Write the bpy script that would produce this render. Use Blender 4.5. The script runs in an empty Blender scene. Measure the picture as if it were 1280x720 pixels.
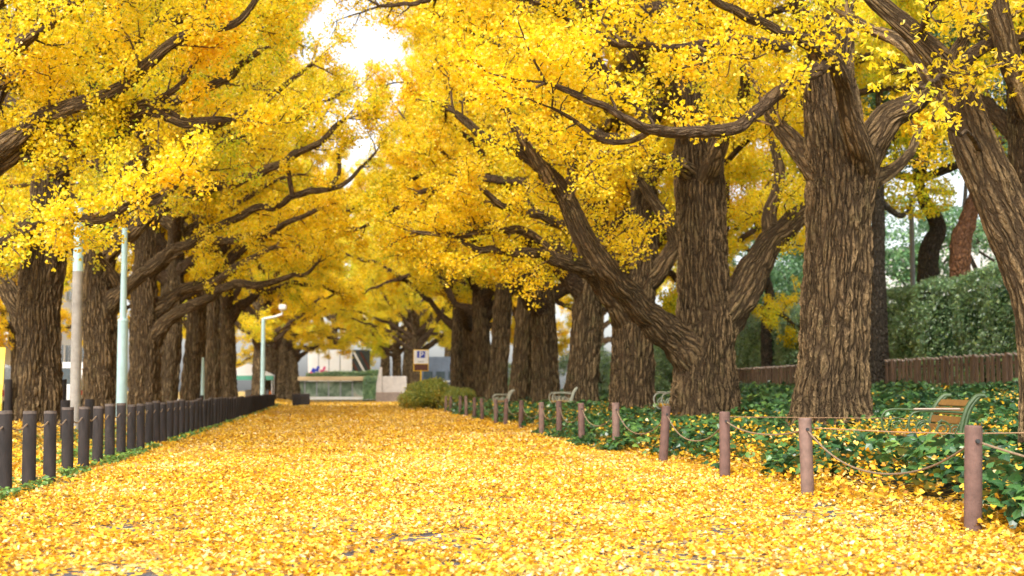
import bpy, math, random
import numpy as np
from mathutils import Vector, Matrix

SC = bpy.context.scene
COL = SC.collection
R = math.radians
F = 1800.0
CAMZ = 1.05
FULL = True

# ------------------------------------------------------------------ camera
L_ = math.sqrt(F*F + 200*200 + 128*128)
YAW = math.asin(200/L_)
PITCH = math.asin(128/(L_*math.cos(YAW)))
cam = bpy.data.cameras.new('camera')
cam.sensor_width = 36.0
cam.lens = F/1280*36
cam.clip_start = 0.05
cam.clip_end = 3000
cam_ob = bpy.data.objects.new('camera', cam)
COL.objects.link(cam_ob)
cam_ob.location = (0, 0, CAMZ)
cam_ob.rotation_euler = (math.pi/2 + PITCH, 0, -YAW)
SC.camera = cam_ob
cam.dof.use_dof = True
cam.dof.focus_distance = 13.5
cam.dof.aperture_fstop = 2.3
CM = (Matrix.Rotation(-YAW, 3, 'Z') @ Matrix.Rotation(math.pi/2 + PITCH, 3, 'X'))

def ray(px, py):
    return CM @ Vector(((px-640)/F, (360-py)/F, -1))
def at(px, py, Y):
    """point of the place at depth Y (metres down the avenue) seen at photo pixel"""
    d = ray(px, py)
    return Vector((0, 0, CAMZ)) + d*(Y/d.y)
def on_row(px, X, py=488):
    """depth Y at which the line x=X is seen at column px"""
    d = ray(px, py)
    return X*d.y/d.x

def gz(x, y=0):
    """height of the ground: flat path, planted banks rising to both sides"""
    x = np.asarray(x, dtype=float)
    r = np.clip((x-4.3)*0.062, 0, .79)
    l = np.clip((-3.9-x)*0.10, 0, 0.30)
    return r + l

# ------------------------------------------------------------------ noise
def _hash(ix, iy, iz, s):
    h = (ix*374761393 + iy*668265263 + iz*2147483647 + s*974634777) & 0xffffffff
    h = ((h ^ (h >> 13))*1274126177) & 0xffffffff
    h = (h ^ (h >> 16)) & 0xffffffff
    return h/4294967295.0
def noise(p, s=0):
    p = np.asarray(p, dtype=float)
    i = np.floor(p).astype(np.int64); f = p-i; f = f*f*(3-2*f)
    out = 0
    for dx in (0, 1):
        for dy in (0, 1):
            for dz in (0, 1):
                w = (f[..., 0] if dx else 1-f[..., 0])*(f[..., 1] if dy else 1-f[..., 1])*(f[..., 2] if dz else 1-f[..., 2])
                out = out + w*_hash(i[..., 0]+dx, i[..., 1]+dy, i[..., 2]+dz, s)
    return out
def n2(x, y, sc, s=0):
    return noise(np.stack([np.asarray(x)*sc, np.asarray(y)*sc, np.full(np.shape(x), 0.37)], -1), s)

# ------------------------------------------------------------------ materials
def mat(name):
    m = bpy.data.materials.new(name); m.use_nodes = True
    nt = m.node_tree; nt.nodes.clear()
    out = nt.nodes.new('ShaderNodeOutputMaterial')
    return m, nt, out
def N(nt, t, **kw):
    n = nt.nodes.new(t)
    for k, v in kw.items(): setattr(n, k, v)
    return n
def ramp(nt, fac, stops, mode='LINEAR'):
    r = N(nt, 'ShaderNodeValToRGB'); r.color_ramp.interpolation = mode
    e = r.color_ramp.elements
    while len(e) > 1: e.remove(e[-1])
    e[0].position = stops[0][0]; e[0].color = (*stops[0][1], 1)
    for p, c in stops[1:]:
        k = e.new(p); k.color = (*c, 1)
    nt.links.new(fac, r.inputs[0]); return r.outputs[0]
def math_(nt, op, a, b=None, c=None):
    n = N(nt, 'ShaderNodeMath', operation=op)
    for i, v in enumerate((a, b, c)):
        if v is None: continue
        if isinstance(v, (int, float)): n.inputs[i].default_value = v
        else: nt.links.new(v, n.inputs[i])
    return n.outputs[0]
def mixc(nt, fac, a, b, mode='MIX'):
    n = N(nt, 'ShaderNodeMix', data_type='RGBA', blend_type=mode)
    for i, v in ((0, fac), (6, a), (7, b)):
        if isinstance(v, (int, float)): n.inputs[i].default_value = v
        elif isinstance(v, tuple): n.inputs[i].default_value = (*v, 1)
        else: nt.links.new(v, n.inputs[i])
    return n.outputs[2]
def tex_noise(nt, vec, scale, detail=4, rough=.55, dist=0):
    n = N(nt, 'ShaderNodeTexNoise')
    n.inputs['Scale'].default_value = scale; n.inputs['Detail'].default_value = detail
    n.inputs['Roughness'].default_value = rough; n.inputs['Distortion'].default_value = dist
    if vec is not None: nt.links.new(vec, n.inputs['Vector'])
    return n
def bump(nt, h, strength=.5, dist=.02):
    b = N(nt, 'ShaderNodeBump'); b.inputs['Strength'].default_value = strength
    b.inputs['Distance'].default_value = dist; nt.links.new(h, b.inputs['Height']); return b.outputs[0]
def principled(nt, out, col, rough=.6, normal=None, metallic=0, spec=.5):
    p = N(nt, 'ShaderNodeBsdfPrincipled')
    if isinstance(col, tuple): p.inputs['Base Color'].default_value = (*col, 1)
    else: nt.links.new(col, p.inputs['Base Color'])
    if isinstance(rough, (int, float)): p.inputs['Roughness'].default_value = rough
    else: nt.links.new(rough, p.inputs['Roughness'])
    p.inputs['Metallic'].default_value = metallic
    p.inputs['Specular IOR Level'].default_value = spec
    if normal is not None: nt.links.new(normal, p.inputs['Normal'])
    nt.links.new(p.outputs[0], out.inputs[0]); return p

def simple_mat(name, col, rough=.6, var=.25, scale=6, metallic=0, bstr=.2, spec=.5, stretch=(1, 1, 1)):
    m, nt, out = mat(name)
    tc = N(nt, 'ShaderNodeTexCoord')
    mp = N(nt, 'ShaderNodeMapping'); mp.inputs['Scale'].default_value = stretch
    nt.links.new(tc.outputs['Object'], mp.inputs[0])
    n = tex_noise(nt, mp.outputs[0], scale, 6, .65)
    lo = tuple(c*(1-var) for c in col); hi = tuple(min(1, c*(1+var)) for c in col)
    c = ramp(nt, n.outputs[0], [(.3, lo), (.7, hi)])
    n3 = tex_noise(nt, mp.outputs[0], scale*8, 3)
    principled(nt, out, c, rough, bump(nt, n3.outputs[0], bstr, .01), metallic, spec)
    return m

def leaf_mat(name, stops, trans=.5, gloss=.04, nscale=.55, nstr=.35, objvar=.15, rough=.45, noise_stops=None):
    """thin leaf: diffuse + translucent + a little gloss; colour by per-leaf tint and slow clumps"""
    m, nt, out = mat(name)
    a = N(nt, 'ShaderNodeAttribute', attribute_name='tint')
    geo = N(nt, 'ShaderNodeNewGeometry')
    n = tex_noise(nt, geo.outputs['Position'], nscale, 2)
    oi = N(nt, 'ShaderNodeObjectInfo')
    v = math_(nt, 'MULTIPLY_ADD', math_(nt, 'SUBTRACT', n.outputs[0], .5), nstr*2.2, a.outputs['Fac'])
    v = math_(nt, 'MULTIPLY_ADD', math_(nt, 'SUBTRACT', oi.outputs['Random'], .5), objvar, v)
    c = ramp(nt, v, stops)
    d = N(nt, 'ShaderNodeBsdfDiffuse'); nt.links.new(c, d.inputs[0])
    t = N(nt, 'ShaderNodeBsdfTranslucent'); nt.links.new(c, t.inputs[0])
    mx = N(nt, 'ShaderNodeMixShader'); mx.inputs[0].default_value = trans
    nt.links.new(d.outputs[0], mx.inputs[1]); nt.links.new(t.outputs[0], mx.inputs[2])
    g = N(nt, 'ShaderNodeBsdfGlossy'); g.inputs['Roughness'].default_value = rough
    g.inputs[0].default_value = (1, 1, 1, 1)
    lw = N(nt, 'ShaderNodeLayerWeight'); lw.inputs[0].default_value = .35
    gf = math_(nt, 'MULTIPLY_ADD', lw.outputs['Fresnel'], gloss*3, gloss*.5)
    m2 = N(nt, 'ShaderNodeMixShader'); nt.links.new(gf, m2.inputs[0])
    nt.links.new(mx.outputs[0], m2.inputs[1]); nt.links.new(g.outputs[0], m2.inputs[2])
    nt.links.new(m2.outputs[0], out.inputs[0])
    return m

def bark_mat(name, ridge, furrow, scale=8.0, zs=.2, moss=0.0, warp=.30):
    """interlaced vertical ridges with deep furrows and short cross cracks"""
    m, nt, out = mat(name)
    a = N(nt, 'ShaderNodeAttribute', attribute_name='bc')
    mp = N(nt, 'ShaderNodeMapping'); mp.inputs['Scale'].default_value = (1, 1, zs)
    oi = N(nt, 'ShaderNodeObjectInfo')
    av = N(nt, 'ShaderNodeVectorMath', operation='ADD'); nt.links.new(a.outputs['Vector'], av.inputs[0])
    nt.links.new(math_(nt, 'MULTIPLY', oi.outputs['Random'], 40.0), av.inputs[1])
    nt.links.new(av.outputs[0], mp.inputs[0])
    mw = N(nt, 'ShaderNodeMapping'); mw.inputs['Scale'].default_value = (1, 1, .42)
    nt.links.new(av.outputs[0], mw.inputs[0])
    w = tex_noise(nt, mw.outputs[0], 2.6, 5, .62)
    wv = N(nt, 'ShaderNodeVectorMath', operation='MULTIPLY_ADD')
    nt.links.new(w.outputs['Color'], wv.inputs[0]); wv.inputs[1].default_value = (warp, warp, warp*.5)
    nt.links.new(mp.outputs[0], wv.inputs[2])
    vo = N(nt, 'ShaderNodeTexVoronoi', feature='DISTANCE_TO_EDGE'); vo.inputs['Scale'].default_value = scale
    nt.links.new(wv.outputs[0], vo.inputs['Vector'])
    e = math_(nt, 'SMOOTH_MIN', math_(nt, 'MULTIPLY', vo.outputs['Distance'], 2.7), 1.0, .3)
    vo2 = N(nt, 'ShaderNodeTexVoronoi', feature='DISTANCE_TO_EDGE'); vo2.inputs['Scale'].default_value = scale*2.3
    nt.links.new(wv.outputs[0], vo2.inputs['Vector'])
    e2 = math_(nt, 'MINIMUM', math_(nt, 'MULTIPLY', vo2.outputs['Distance'], 4.5), 1.0)
    rn = tex_noise(nt, mw.outputs[0], 9, 6, .72)
    h = math_(nt, 'MULTIPLY', e, math_(nt, 'MULTIPLY_ADD', e2, .35, .65))
    h = math_(nt, 'MULTIPLY', h, math_(nt, 'MULTIPLY_ADD', rn.outputs[0], 1.1, .45))
    fine = tex_noise(nt, a.outputs['Vector'], 30, 6, .75)
    mc = N(nt, 'ShaderNodeMapping'); mc.inputs['Scale'].default_value = (1, 1, 2.4)
    nt.links.new(a.outputs['Vector'], mc.inputs[0])
    crk = tex_noise(nt, mc.outputs[0], 15, 4, .7)
    h2 = math_(nt, 'MULTIPLY_ADD', fine.outputs[0], .6, math_(nt, 'MULTIPLY_ADD', crk.outputs[0], .25, h))
    big = tex_noise(nt, av.outputs[0], 1.1, 4, .6)
    rc = mixc(nt, ramp(nt, big.outputs[0], [(.3, (0, 0, 0)), (.7, (1, 1, 1))]), tuple(c*.62 for c in ridge), tuple(min(1, c*1.35) for c in ridge))
    rc = mixc(nt, ramp(nt, fine.outputs[0], [(.32, (0, 0, 0)), (.66, (1, 1, 1))]), tuple(c*.45 for c in ridge), rc)
    if moss:
        mo = tex_noise(nt, av.outputs[0], 1.6, 5, .7)
        rc = mixc(nt, ramp(nt, mo.outputs[0], [(.52, (0, 0, 0)), (.68, (moss, moss, moss))]), rc, (.13, .14, .05))
    c = mixc(nt, ramp(nt, h, [(.12, (0, 0, 0)), (.60, (1, 1, 1))]), furrow, rc)  # crevice shade put into the colour: furrow tone where the ridge height is low
    b = bump(nt, h2, 1.0, .032)
    principled(nt, out, c, .9, b, 0, .15)
    am = N(nt, 'ShaderNodeAttribute', attribute_name='amp')
    dp = N(nt, 'ShaderNodeDisplacement'); dp.inputs['Midlevel'].default_value = .6
    nt.links.new(h, dp.inputs['Height']); nt.links.new(am.outputs['Fac'], dp.inputs['Scale'])
    nt.links.new(dp.outputs[0], out.inputs['Displacement'])
    m.displacement_method = 'BOTH'
    return m

M = {}
M['bark'] = bark_mat('ginkgo_bark', (.32, .212, .105), (.062, .040, .021), 11.0, .16, .25, warp=.26)
M['bark_far'] = bark_mat('ginkgo_bark_far', (.37, .26, .135), (.068, .045, .024), 10.5, .16, .6, warp=.26)  # lighter ridges than ginkgo_bark: sunlight on distant trunks put into the colour
M['bark_thin'] = bark_mat('limb_bark', (.19, .125, .068), (.06, .038, .022), 12, .3)
M['bark_grey'] = bark_mat('grey_bark', (.16, .13, .10), (.05, .04, .03), 10, .4)
M['bark_orange'] = bark_mat('orange_bark', (.36, .17, .08), (.12, .06, .035), 8, .5)
Yl = [(0, (.90, .54, .012)), (.25, (.94, .67, .010)), (.55, (.94, .74, .015)), (.76, (.82, .72, .025)), (1.0, (.42, .56, .035))]
M['gold'] = leaf_mat('ginkgo_leaves', Yl, .6, .03, .36, .55, .25)
Yg = [(0, (.92, .62, .015)), (.4, (.90, .72, .02)), (.7, (.66, .70, .03)), (1.0, (.28, .48, .03))]
M['gold_green'] = leaf_mat('ginkgo_leaves_turning', Yg, .6, .03, .6, .35, .2)
M['fallen'] = leaf_mat('fallen_leaves', [(0, (.22, .09, .02)), (.06, (.45, .20, .02)), (.14, (.62, .29, .012)), (.38, (.72, .42, .018)), (.60, (.77, .51, .07)), (.78, (.79, .57, .21)), (1, (.81, .65, .40))], .25, .03, .35, .10, 0, .4)
M['ivy'] = leaf_mat('ivy_leaves', [(0, (.015, .045, .018)), (.40, (.032, .10, .03)), (.65, (.08, .19, .045)), (1, (.20, .33, .06))], .28, .07, .8, .12, 0, .3)
M['hedge'] = leaf_mat('hedge_leaves', [(0, (.04, .11, .04)), (.3, (.12, .26, .10)), (.6, (.26, .44, .17)), (.85, (.40, .58, .18)), (1, (.55, .66, .18))], .4, .16, .7, .3, .1, .4)
M['pine'] = leaf_mat('evergreen_leaves', [(0, (.04, .11, .05)), (.5, (.10, .23, .10)), (1, (.22, .38, .12))], .4, .06, .7, .14, .2, .4)
M['bush'] = leaf_mat('bush_leaves', [(0, (.09, .15, .03)), (.4, (.24, .30, .05)), (.7, (.46, .44, .06)), (1, (.70, .42, .06))], .4, .05, 1.2, .3, .1, .4)

M['post_dark'] = simple_mat('dark_bollard', (.021, .015, .013), .85, .6, 9, bstr=.5, stretch=(1, 1, .3))
M['post_top'] = simple_mat('bollard_top', (.09, .068, .055), .85, .4, 20)
M['post_red'] = simple_mat('brown_post', (.125, .068, .053), .8, .35, 9, bstr=.5)
M['post_red2'] = simple_mat('pale_brown_post', (.17, .105, .082), .8, .35, 9, bstr=.5)
M['rope'] = simple_mat('rope', (.24, .165, .10), .9, .3, 60, bstr=.6)
M['cord'] = simple_mat('thin_cord', (.30, .17, .09), .9, .3, 60)
M['fence'] = simple_mat('brown_fence', (.15, .092, .06), .7, .45, 5, bstr=.3, stretch=(1, 1, .15))
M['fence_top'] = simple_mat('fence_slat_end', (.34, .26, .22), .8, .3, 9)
M['bench_green'] = simple_mat('green_iron', (.05, .088, .028), .5, .3, 14, bstr=.15)
M['bench_pale'] = simple_mat('pale_iron', (.34, .34, .26), .5, .2, 14, bstr=.15)
M['bench_wood'] = simple_mat('bench_board', (.22, .11, .025), .6, .3, 7, bstr=.35, stretch=(.25, 3, 3))
M['bench_rail'] = simple_mat('armrest_pale', (.42, .32, .25), .5, .15, 9)
M['pole_grey'] = simple_mat('grey_pole', (.33, .30, .26), .7, .25, 5)
M['pole_blue'] = simple_mat('pale_blue_pole', (.48, .68, .68), .5, .10, 3)
M['white'] = simple_mat('white_paint', (.80, .80, .80), .5, .05, 3)
M['white_wall'] = simple_mat('white_wall', (.80, .80, .79), .8, .08, .6)
M['glassd'] = simple_mat('window_glass', (.05, .07, .08), .12, .3, 1.5, bstr=0)
M['sign_yellow'] = simple_mat('yellow_frame', (.85, .52, .03), .5, .1, 4)
M['sign_blue'] = simple_mat('blue_paint', (.02, .05, .45), .5, .1, 4)
M['sign_dark'] = simple_mat('dark_red_panel', (.10, .03, .02), .5, .1, 4)
M['concrete'] = simple_mat('concrete', (.42, .38, .34), .85, .2, 2, bstr=.5)
M['concrete_d'] = simple_mat('concrete_brown', (.24, .18, .14), .85, .25, 2, bstr=.5)
M['slate'] = simple_mat('slate_blue_wall', (.10, .13, .18), .6, .25, 1.2)
M['tan'] = simple_mat('tan_ledge', (.62, .46, .26), .8, .15, 1)
M['red'] = simple_mat('red_paint', (.60, .05, .04), .5, .1, 3)
M['rubber'] = simple_mat('tyre_rubber', (.03, .03, .03), .8, .2, 9)
M['van_yellow'] = simple_mat('van_yellow', (.82, .62, .06), .35, .06, 3, bstr=.02)
M['tent_green'] = simple_mat('tent_green', (.10, .38, .28), .7, .15, 2)
M['orange'] = simple_mat('orange_paint', (.75, .22, .04), .6, .15, 3)
M['grey_metal'] = simple_mat('grey_metal', (.25, .26, .29), .5, .15, 4)
M['soil'] = simple_mat('soil', (.07, .045, .025), .95, .4, 4, bstr=.8)
M['graffiti'] = simple_mat('magenta_paint', (.65, .12, .25), .6, .1, 4)

def glass_fence_mat():
    m, nt, out = mat('greenish_glass_panel')
    tc = N(nt, 'ShaderNodeTexCoord')
    n = tex_noise(nt, tc.outputs['Object'], .9, 5, .6, .6)
    c = ramp(nt, n.outputs[0], [(.3, (.05, .09, .06)), (.5, (.16, .22, .15)), (.62, (.30, .36, .28)), (.8, (.5, .3, .25))])
    principled(nt, out, c, .25, None, 0, .5); return m
M['glass_green'] = glass_fence_mat()

def ground_mats():
    # carpet of leaves over asphalt, used under and beyond the modelled leaves
    def litter(name, cover, base):
        m, nt, out = mat(name)
        geo = N(nt, 'ShaderNodeNewGeometry')
        wn = tex_noise(nt, geo.outputs['Position'], 9, 3)
        wv = N(nt, 'ShaderNodeVectorMath', operation='MULTIPLY_ADD')
        nt.links.new(wn.outputs['Color'], wv.inputs[0]); wv.inputs[1].default_value = (.06, .06, .0)
        nt.links.new(geo.outputs['Position'], wv.inputs[2])
        v = N(nt, 'ShaderNodeTexVoronoi'); v.inputs['Scale'].default_value = 17
        nt.links.new(wv.outputs[0], v.inputs['Vector'])
        sx = N(nt, 'ShaderNodeSeparateColor'); nt.links.new(v.outputs['Color'], sx.inputs[0])
        lc = ramp(nt, sx.outputs[0], [(0, (.66, .29, .015)), (.3, (.76, .42, .02)), (.6, (.78, .50, .06)), (.85, (.80, .58, .2)), (1, (.5, .30, .08))])
        big = tex_noise(nt, geo.outputs['Position'], .33, 6, .7)
        # asphalt glimpses between leaves
        an = tex_noise(nt, geo.outputs['Position'], 60, 3, .7)
        ac = mixc(nt, an.outputs[0], tuple(c*.6 for c in base), tuple(c*1.5 for c in base))
        k = math_(nt, 'ADD', math_(nt, 'MULTIPLY', sx.outputs[1], .55), math_(nt, 'MULTIPLY', big.outputs[0], .9))
        fac = math_(nt, 'LESS_THAN', k, cover)
        c = mixc(nt, fac, ac, lc)
        hh = math_(nt, 'MULTIPLY', v.outputs['Distance'], -1)
        principled(nt, out, c, .7, bump(nt, hh, .6, .03), 0, .3)
        return m
    M['path'] = litter('leaf_strewn_asphalt', .70, (.075, .073, .085))
    M['bed'] = litter('planting_bed', .62, (.045, .035, .02))
    M['street'] = litter('street_asphalt', .50, (.06, .06, .065))
    M['ground'] = litter('distant_ground', .70, (.06, .06, .04))
ground_mats()

# ------------------------------------------------------------------ object helpers
def link(o, parent=None):
    COL.objects.link(o)
    if parent is not None: o.parent = parent
    return o
def tag(o, label=None, cat=None, group=None, kind=None):
    if label: o['label'] = label
    if cat: o['category'] = cat
    if group: o['group'] = group
    if kind: o['kind'] = kind
    return o
def empty(name, loc, rz=0, label=None, cat=None, group=None):
    o = bpy.data.objects.new(name, None); o.empty_display_size = .2
    o.location = loc; o.rotation_euler = (0, 0, rz); link(o)
    return tag(o, label, cat, group)
def mesh_np(name, V, faces, m, parent=None, smooth=False, attrs=None, loc=None):
    """V (n,3); faces: (k,4) or (k,3) int array"""
    me = bpy.data.meshes.new(name)
    V = np.asarray(V, dtype=np.float32); faces = np.asarray(faces, dtype=np.int32)
    me.vertices.add(len(V)); me.vertices.foreach_set('co', V.ravel())
    k, c = faces.shape
    me.loops.add(k*c); me.loops.foreach_set('vertex_index', faces.ravel())
    me.polygons.add(k)
    me.polygons.foreach_set('loop_start', np.arange(0, k*c, c, dtype=np.int32))
    me.polygons.foreach_set('loop_total', np.full(k, c, dtype=np.int32))
    me.polygons.foreach_set('use_smooth', np.full(k, smooth, dtype=bool))
    for nm, (ty, dom, arr) in (attrs or {}).items():
        a = me.attributes.new(nm, ty, dom)
        a.data.foreach_set('vector' if ty == 'FLOAT_VECTOR' else 'value', np.asarray(arr, dtype=np.float32).ravel())
    me.update(calc_edges=True)
    me.materials.append(m)
    o = bpy.data.objects.new(name, me)
    if loc is not None: o.location = loc
    return link(o, parent)

class MB:
    """collects simple shapes into one mesh"""
    def __init__(s): s.v = []; s.f = []
    def add(s, vs, fs):
        b = len(s.v); s.v += [tuple(v) for v in vs]; s.f += [tuple(i+b for i in f) for f in fs]
    def box(s, c, d, rz=0, rx=0, ry=0, bev=0):
        x, y, z = (k/2 for k in d)
        Rm = Matrix.Rotation(rz, 3, 'Z') @ Matrix.Rotation(ry, 3, 'Y') @ Matrix.Rotation(rx, 3, 'X')
        if bev <= 0:
            P = [(-x, -y, -z), (x, -y, -z), (x, y, -z), (-x, y, -z), (-x, -y, z), (x, -y, z), (x, y, z), (-x, y, z)]
            fs = [(0, 3, 2, 1), (4, 5, 6, 7), (0, 1, 5, 4), (1, 2, 6, 5), (2, 3, 7, 6), (3, 0, 4, 7)]
        else:
            b = bev; P = []
            ring = [(-x+b, -y), (x-b, -y), (x, -y+b), (x, y-b), (x-b, y), (-x+b, y), (-x, y-b), (-x, -y+b)]
            def sh(q, k): return [(a*(1-k/x), c*(1-k/y)) for a, c in q]
            for zz, k in ((-z, b), (-z+b, 0), (z-b, 0), (z, b)):
                P += [(a, c, zz) for a, c in sh(ring, k)]
            fs = [tuple(range(7, -1, -1)), tuple(range(24, 32))]
            for r in range(3):
                for i in range(8):
                    j = (i+1) % 8; fs.append((r*8+i, r*8+j, r*8+8+j, r*8+8+i))
        c = Vector(c)
        s.add([c + Rm @ Vector(p) for p in P], fs); return s
    def tube(s, pts, rad, n=10, caps=True):
        pts = [Vector(p) for p in pts]
        if not isinstance(rad, (list, tuple)): rad = [rad]*len(pts)
        t0 = (pts[1]-pts[0]).normalized()
        up = Vector((0, 0, 1)) if abs(t0.z) < .9 else Vector((1, 0, 0))
        u = t0.cross(up).normalized()
        vs = []; fs = []
        for i, p in enumerate(pts):
            t = (pts[min(i+1, len(pts)-1)] - pts[max(i-1, 0)]).normalized()
            u = (u - t*u.dot(t)).normalized(); w = t.cross(u)
            for k in range(n):
                a = 2*math.pi*k/n
                vs.append(p + (u*math.cos(a) + w*math.sin(a))*rad[i])
        for i in range(len(pts)-1):
            for k in range(n):
                j = (k+1) % n; fs.append((i*n+k, i*n+j, (i+1)*n+j, (i+1)*n+k))
        if caps:
            fs.append(tuple(range(n-1, -1, -1))); fs.append(tuple(range((len(pts)-1)*n, len(pts)*n)))
        s.add(vs, fs); return s
    def prism(s, poly, y0, y1, axis='y'):
        n = len(poly)
        if axis == 'y': P = [(a, y0, b) for a, b in poly] + [(a, y1, b) for a, b in poly]
        elif axis == 'x': P = [(y0, a, b) for a, b in poly] + [(y1, a, b) for a, b in poly]
        else: P = [(a, b, y0) for a, b in poly] + [(a, b, y1) for a, b in poly]
        fs = [tuple(range(n)), tuple(range(2*n-1, n-1, -1))]
        for i in range(n): j = (i+1) % n; fs.append((i, i+n, j+n, j))
        s.add(P, fs); return s
    def build(s, name, m, parent=None, smooth=False, loc=None):
        me = bpy.data.meshes.new(name); me.from_pydata(s.v, [], s.f)
        me.materials.append(m); me.validate()
        if smooth:
            me.polygons.foreach_set('use_smooth', [True]*len(me.polygons))
            try: me.set_sharp_from_angle(angle=R(40))
            except Exception: pass
        o = bpy.data.objects.new(name, me)
        if loc is not None: o.location = loc
        return link(o, parent)

def copy_tree(o, parent=None):
    c = o.copy(); COL.objects.link(c)
    if parent is not None: c.parent = parent; c.matrix_parent_inverse = o.matrix_parent_inverse
    for ch in CHILD.get(o.name, [x for x in o.children]): copy_tree(ch, c)
    return c
CHILD = {}

# ------------------------------------------------------------------ leaves
FAN4 = (np.array([[0, 0, 0], [.52, .62, .10], [0, .80, -.04], [-.52, .62, .10]]), np.array([[0, 1, 2, 3]]))
FANN = (np.array([[0, -.75, .05], [.012, 0, 0], [.40, .42, .10], [.50, .66, .12], [.22, .80, .03], [.03, .60, -.03], [-.03, .60, -.03], [-.25, .79, .04], [-.50, .64, .12], [-.38, .40, .10], [-.012, 0, 0]]),
        np.array([[0, 1, 10, 10], [1, 2, 3, 4], [1, 4, 5, 5], [10, 6, 7, 7], [10, 7, 8, 9], [1, 5, 6, 10]]))
FAN6 = (np.array([[0, 0, 0], [.46, .45, .12], [.36, .76, .06], [0, .62, -.04], [-.36, .78, .05], [-.47, .44, .12]]),
        np.array([[0, 1, 2, 3], [0, 3, 4, 5]]))
IVY = (np.array([[0, -.05, 0], [.30, -.16, -.05], [.50, .12, -.10], [.24, .45, -.03], [0, .85, -.12], [-.24, .45, -.03], [-.50, .12, -.10], [-.30, -.16, -.05], [0, .3, .03]]),
       np.array([[0, 1, 2, 8], [8, 2, 3, 4], [8, 4, 5, 6], [0, 8, 6, 7]]))
OVAL = (np.array([[0, 0, 0], [.26, .45, .06], [0, 1.0, -.04], [-.26, .45, .06]]), np.array([[0, 1, 2, 3]]))

def rot_frames(rng, n, mode, tilt=1.0):
    """orthonormal frames (n,3,3): columns x (width), y (length), z (normal)"""
    if mode == 'random':
        z = rng.normal(size=(n, 3)); z[:, 2] += .35
    elif mode == 'flat':
        z = rng.normal(size=(n, 3))*tilt; z[:, 2] = 1
    elif mode == 'hang':
        z = rng.normal(size=(n, 3)); z[:, 2] *= .9; z[:, 2] += .5
    z /= np.linalg.norm(z, axis=1)[:, None]
    y = rng.normal(size=(n, 3))
    if mode == 'hang': y[:, 2] -= .8
    y -= z*(y*z).sum(1)[:, None]; y /= np.linalg.norm(y, axis=1)[:, None]
    x = np.cross(y, z)
    return np.stack([x, y, z], 2)

def leaves_mesh(name, P, size, tmpl, m, rng, mode='random', tilt=1.0, tint=None, parent=None, normals=None):
    T, Fc = tmpl; n = len(P); k = len(T)
    if name == 'crown' and tmpl is not OVAL: size = size*.86
    fr = rot_frames(rng, n, mode, tilt)
    if normals is not None:
        z = normals + rng.normal(size=(n, 3))*tilt; z /= np.linalg.norm(z, axis=1)[:, None]
        y = rng.normal(size=(n, 3)); y[:, 2] -= .5; y -= z*(y*z).sum(1)[:, None]; y /= np.linalg.norm(y, axis=1)[:, None]
        fr = np.stack([np.cross(y, z), y, z], 2)
    sz = np.broadcast_to(np.asarray(size), (n,))*rng.uniform(.75, 1.2, n)
    curl = rng.uniform(.2, 2.4, n)
    TT = np.broadcast_to(T, (n, k, 3)).copy(); TT[:, :, 2] *= curl[:, None]
    V = np.einsum('nij,nkj->nki', fr, TT)*sz[:, None, None] + P[:, None, :]
    Fa = (Fc[None] + (np.arange(n)*k)[:, None, None]).reshape(-1, Fc.shape[1])
    if tint is None: tint = np.clip(rng.normal(.5, .17, n), 0, 1)
    tt = np.repeat(tint, len(Fc))
    o = mesh_np(name, V.reshape(-1, 3), Fa, m, parent, False, {'tint': ('FLOAT', 'FACE', tt)})
    if tmpl is FANN: o.data.validate()
    return o

# ------------------------------------------------------------------ tubes for wood
def catmull(P, Rr, step):
    P = [Vector(p) for p in P]; out = []; ro = []
    Q = [P[0]*2-P[1]] + P + [P[-1]*2-P[-2]]
    for i in range(len(P)-1):
        a, b, c, d = Q[i:i+4]; n = max(1, int((c-b).length/step))
        for k in range(n):
            t = k/n
            out.append(.5*((2*b) + (c-a)*t + (2*a-5*b+4*c-d)*t*t + (3*b-a-3*c+d)*t**3)); ro.append(Rr[i]*(1-t)+Rr[i+1]*t)
    out.append(P[-1]); ro.append(Rr[-1])
    return np.array([tuple(p) for p in out]), np.array(ro)

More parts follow.
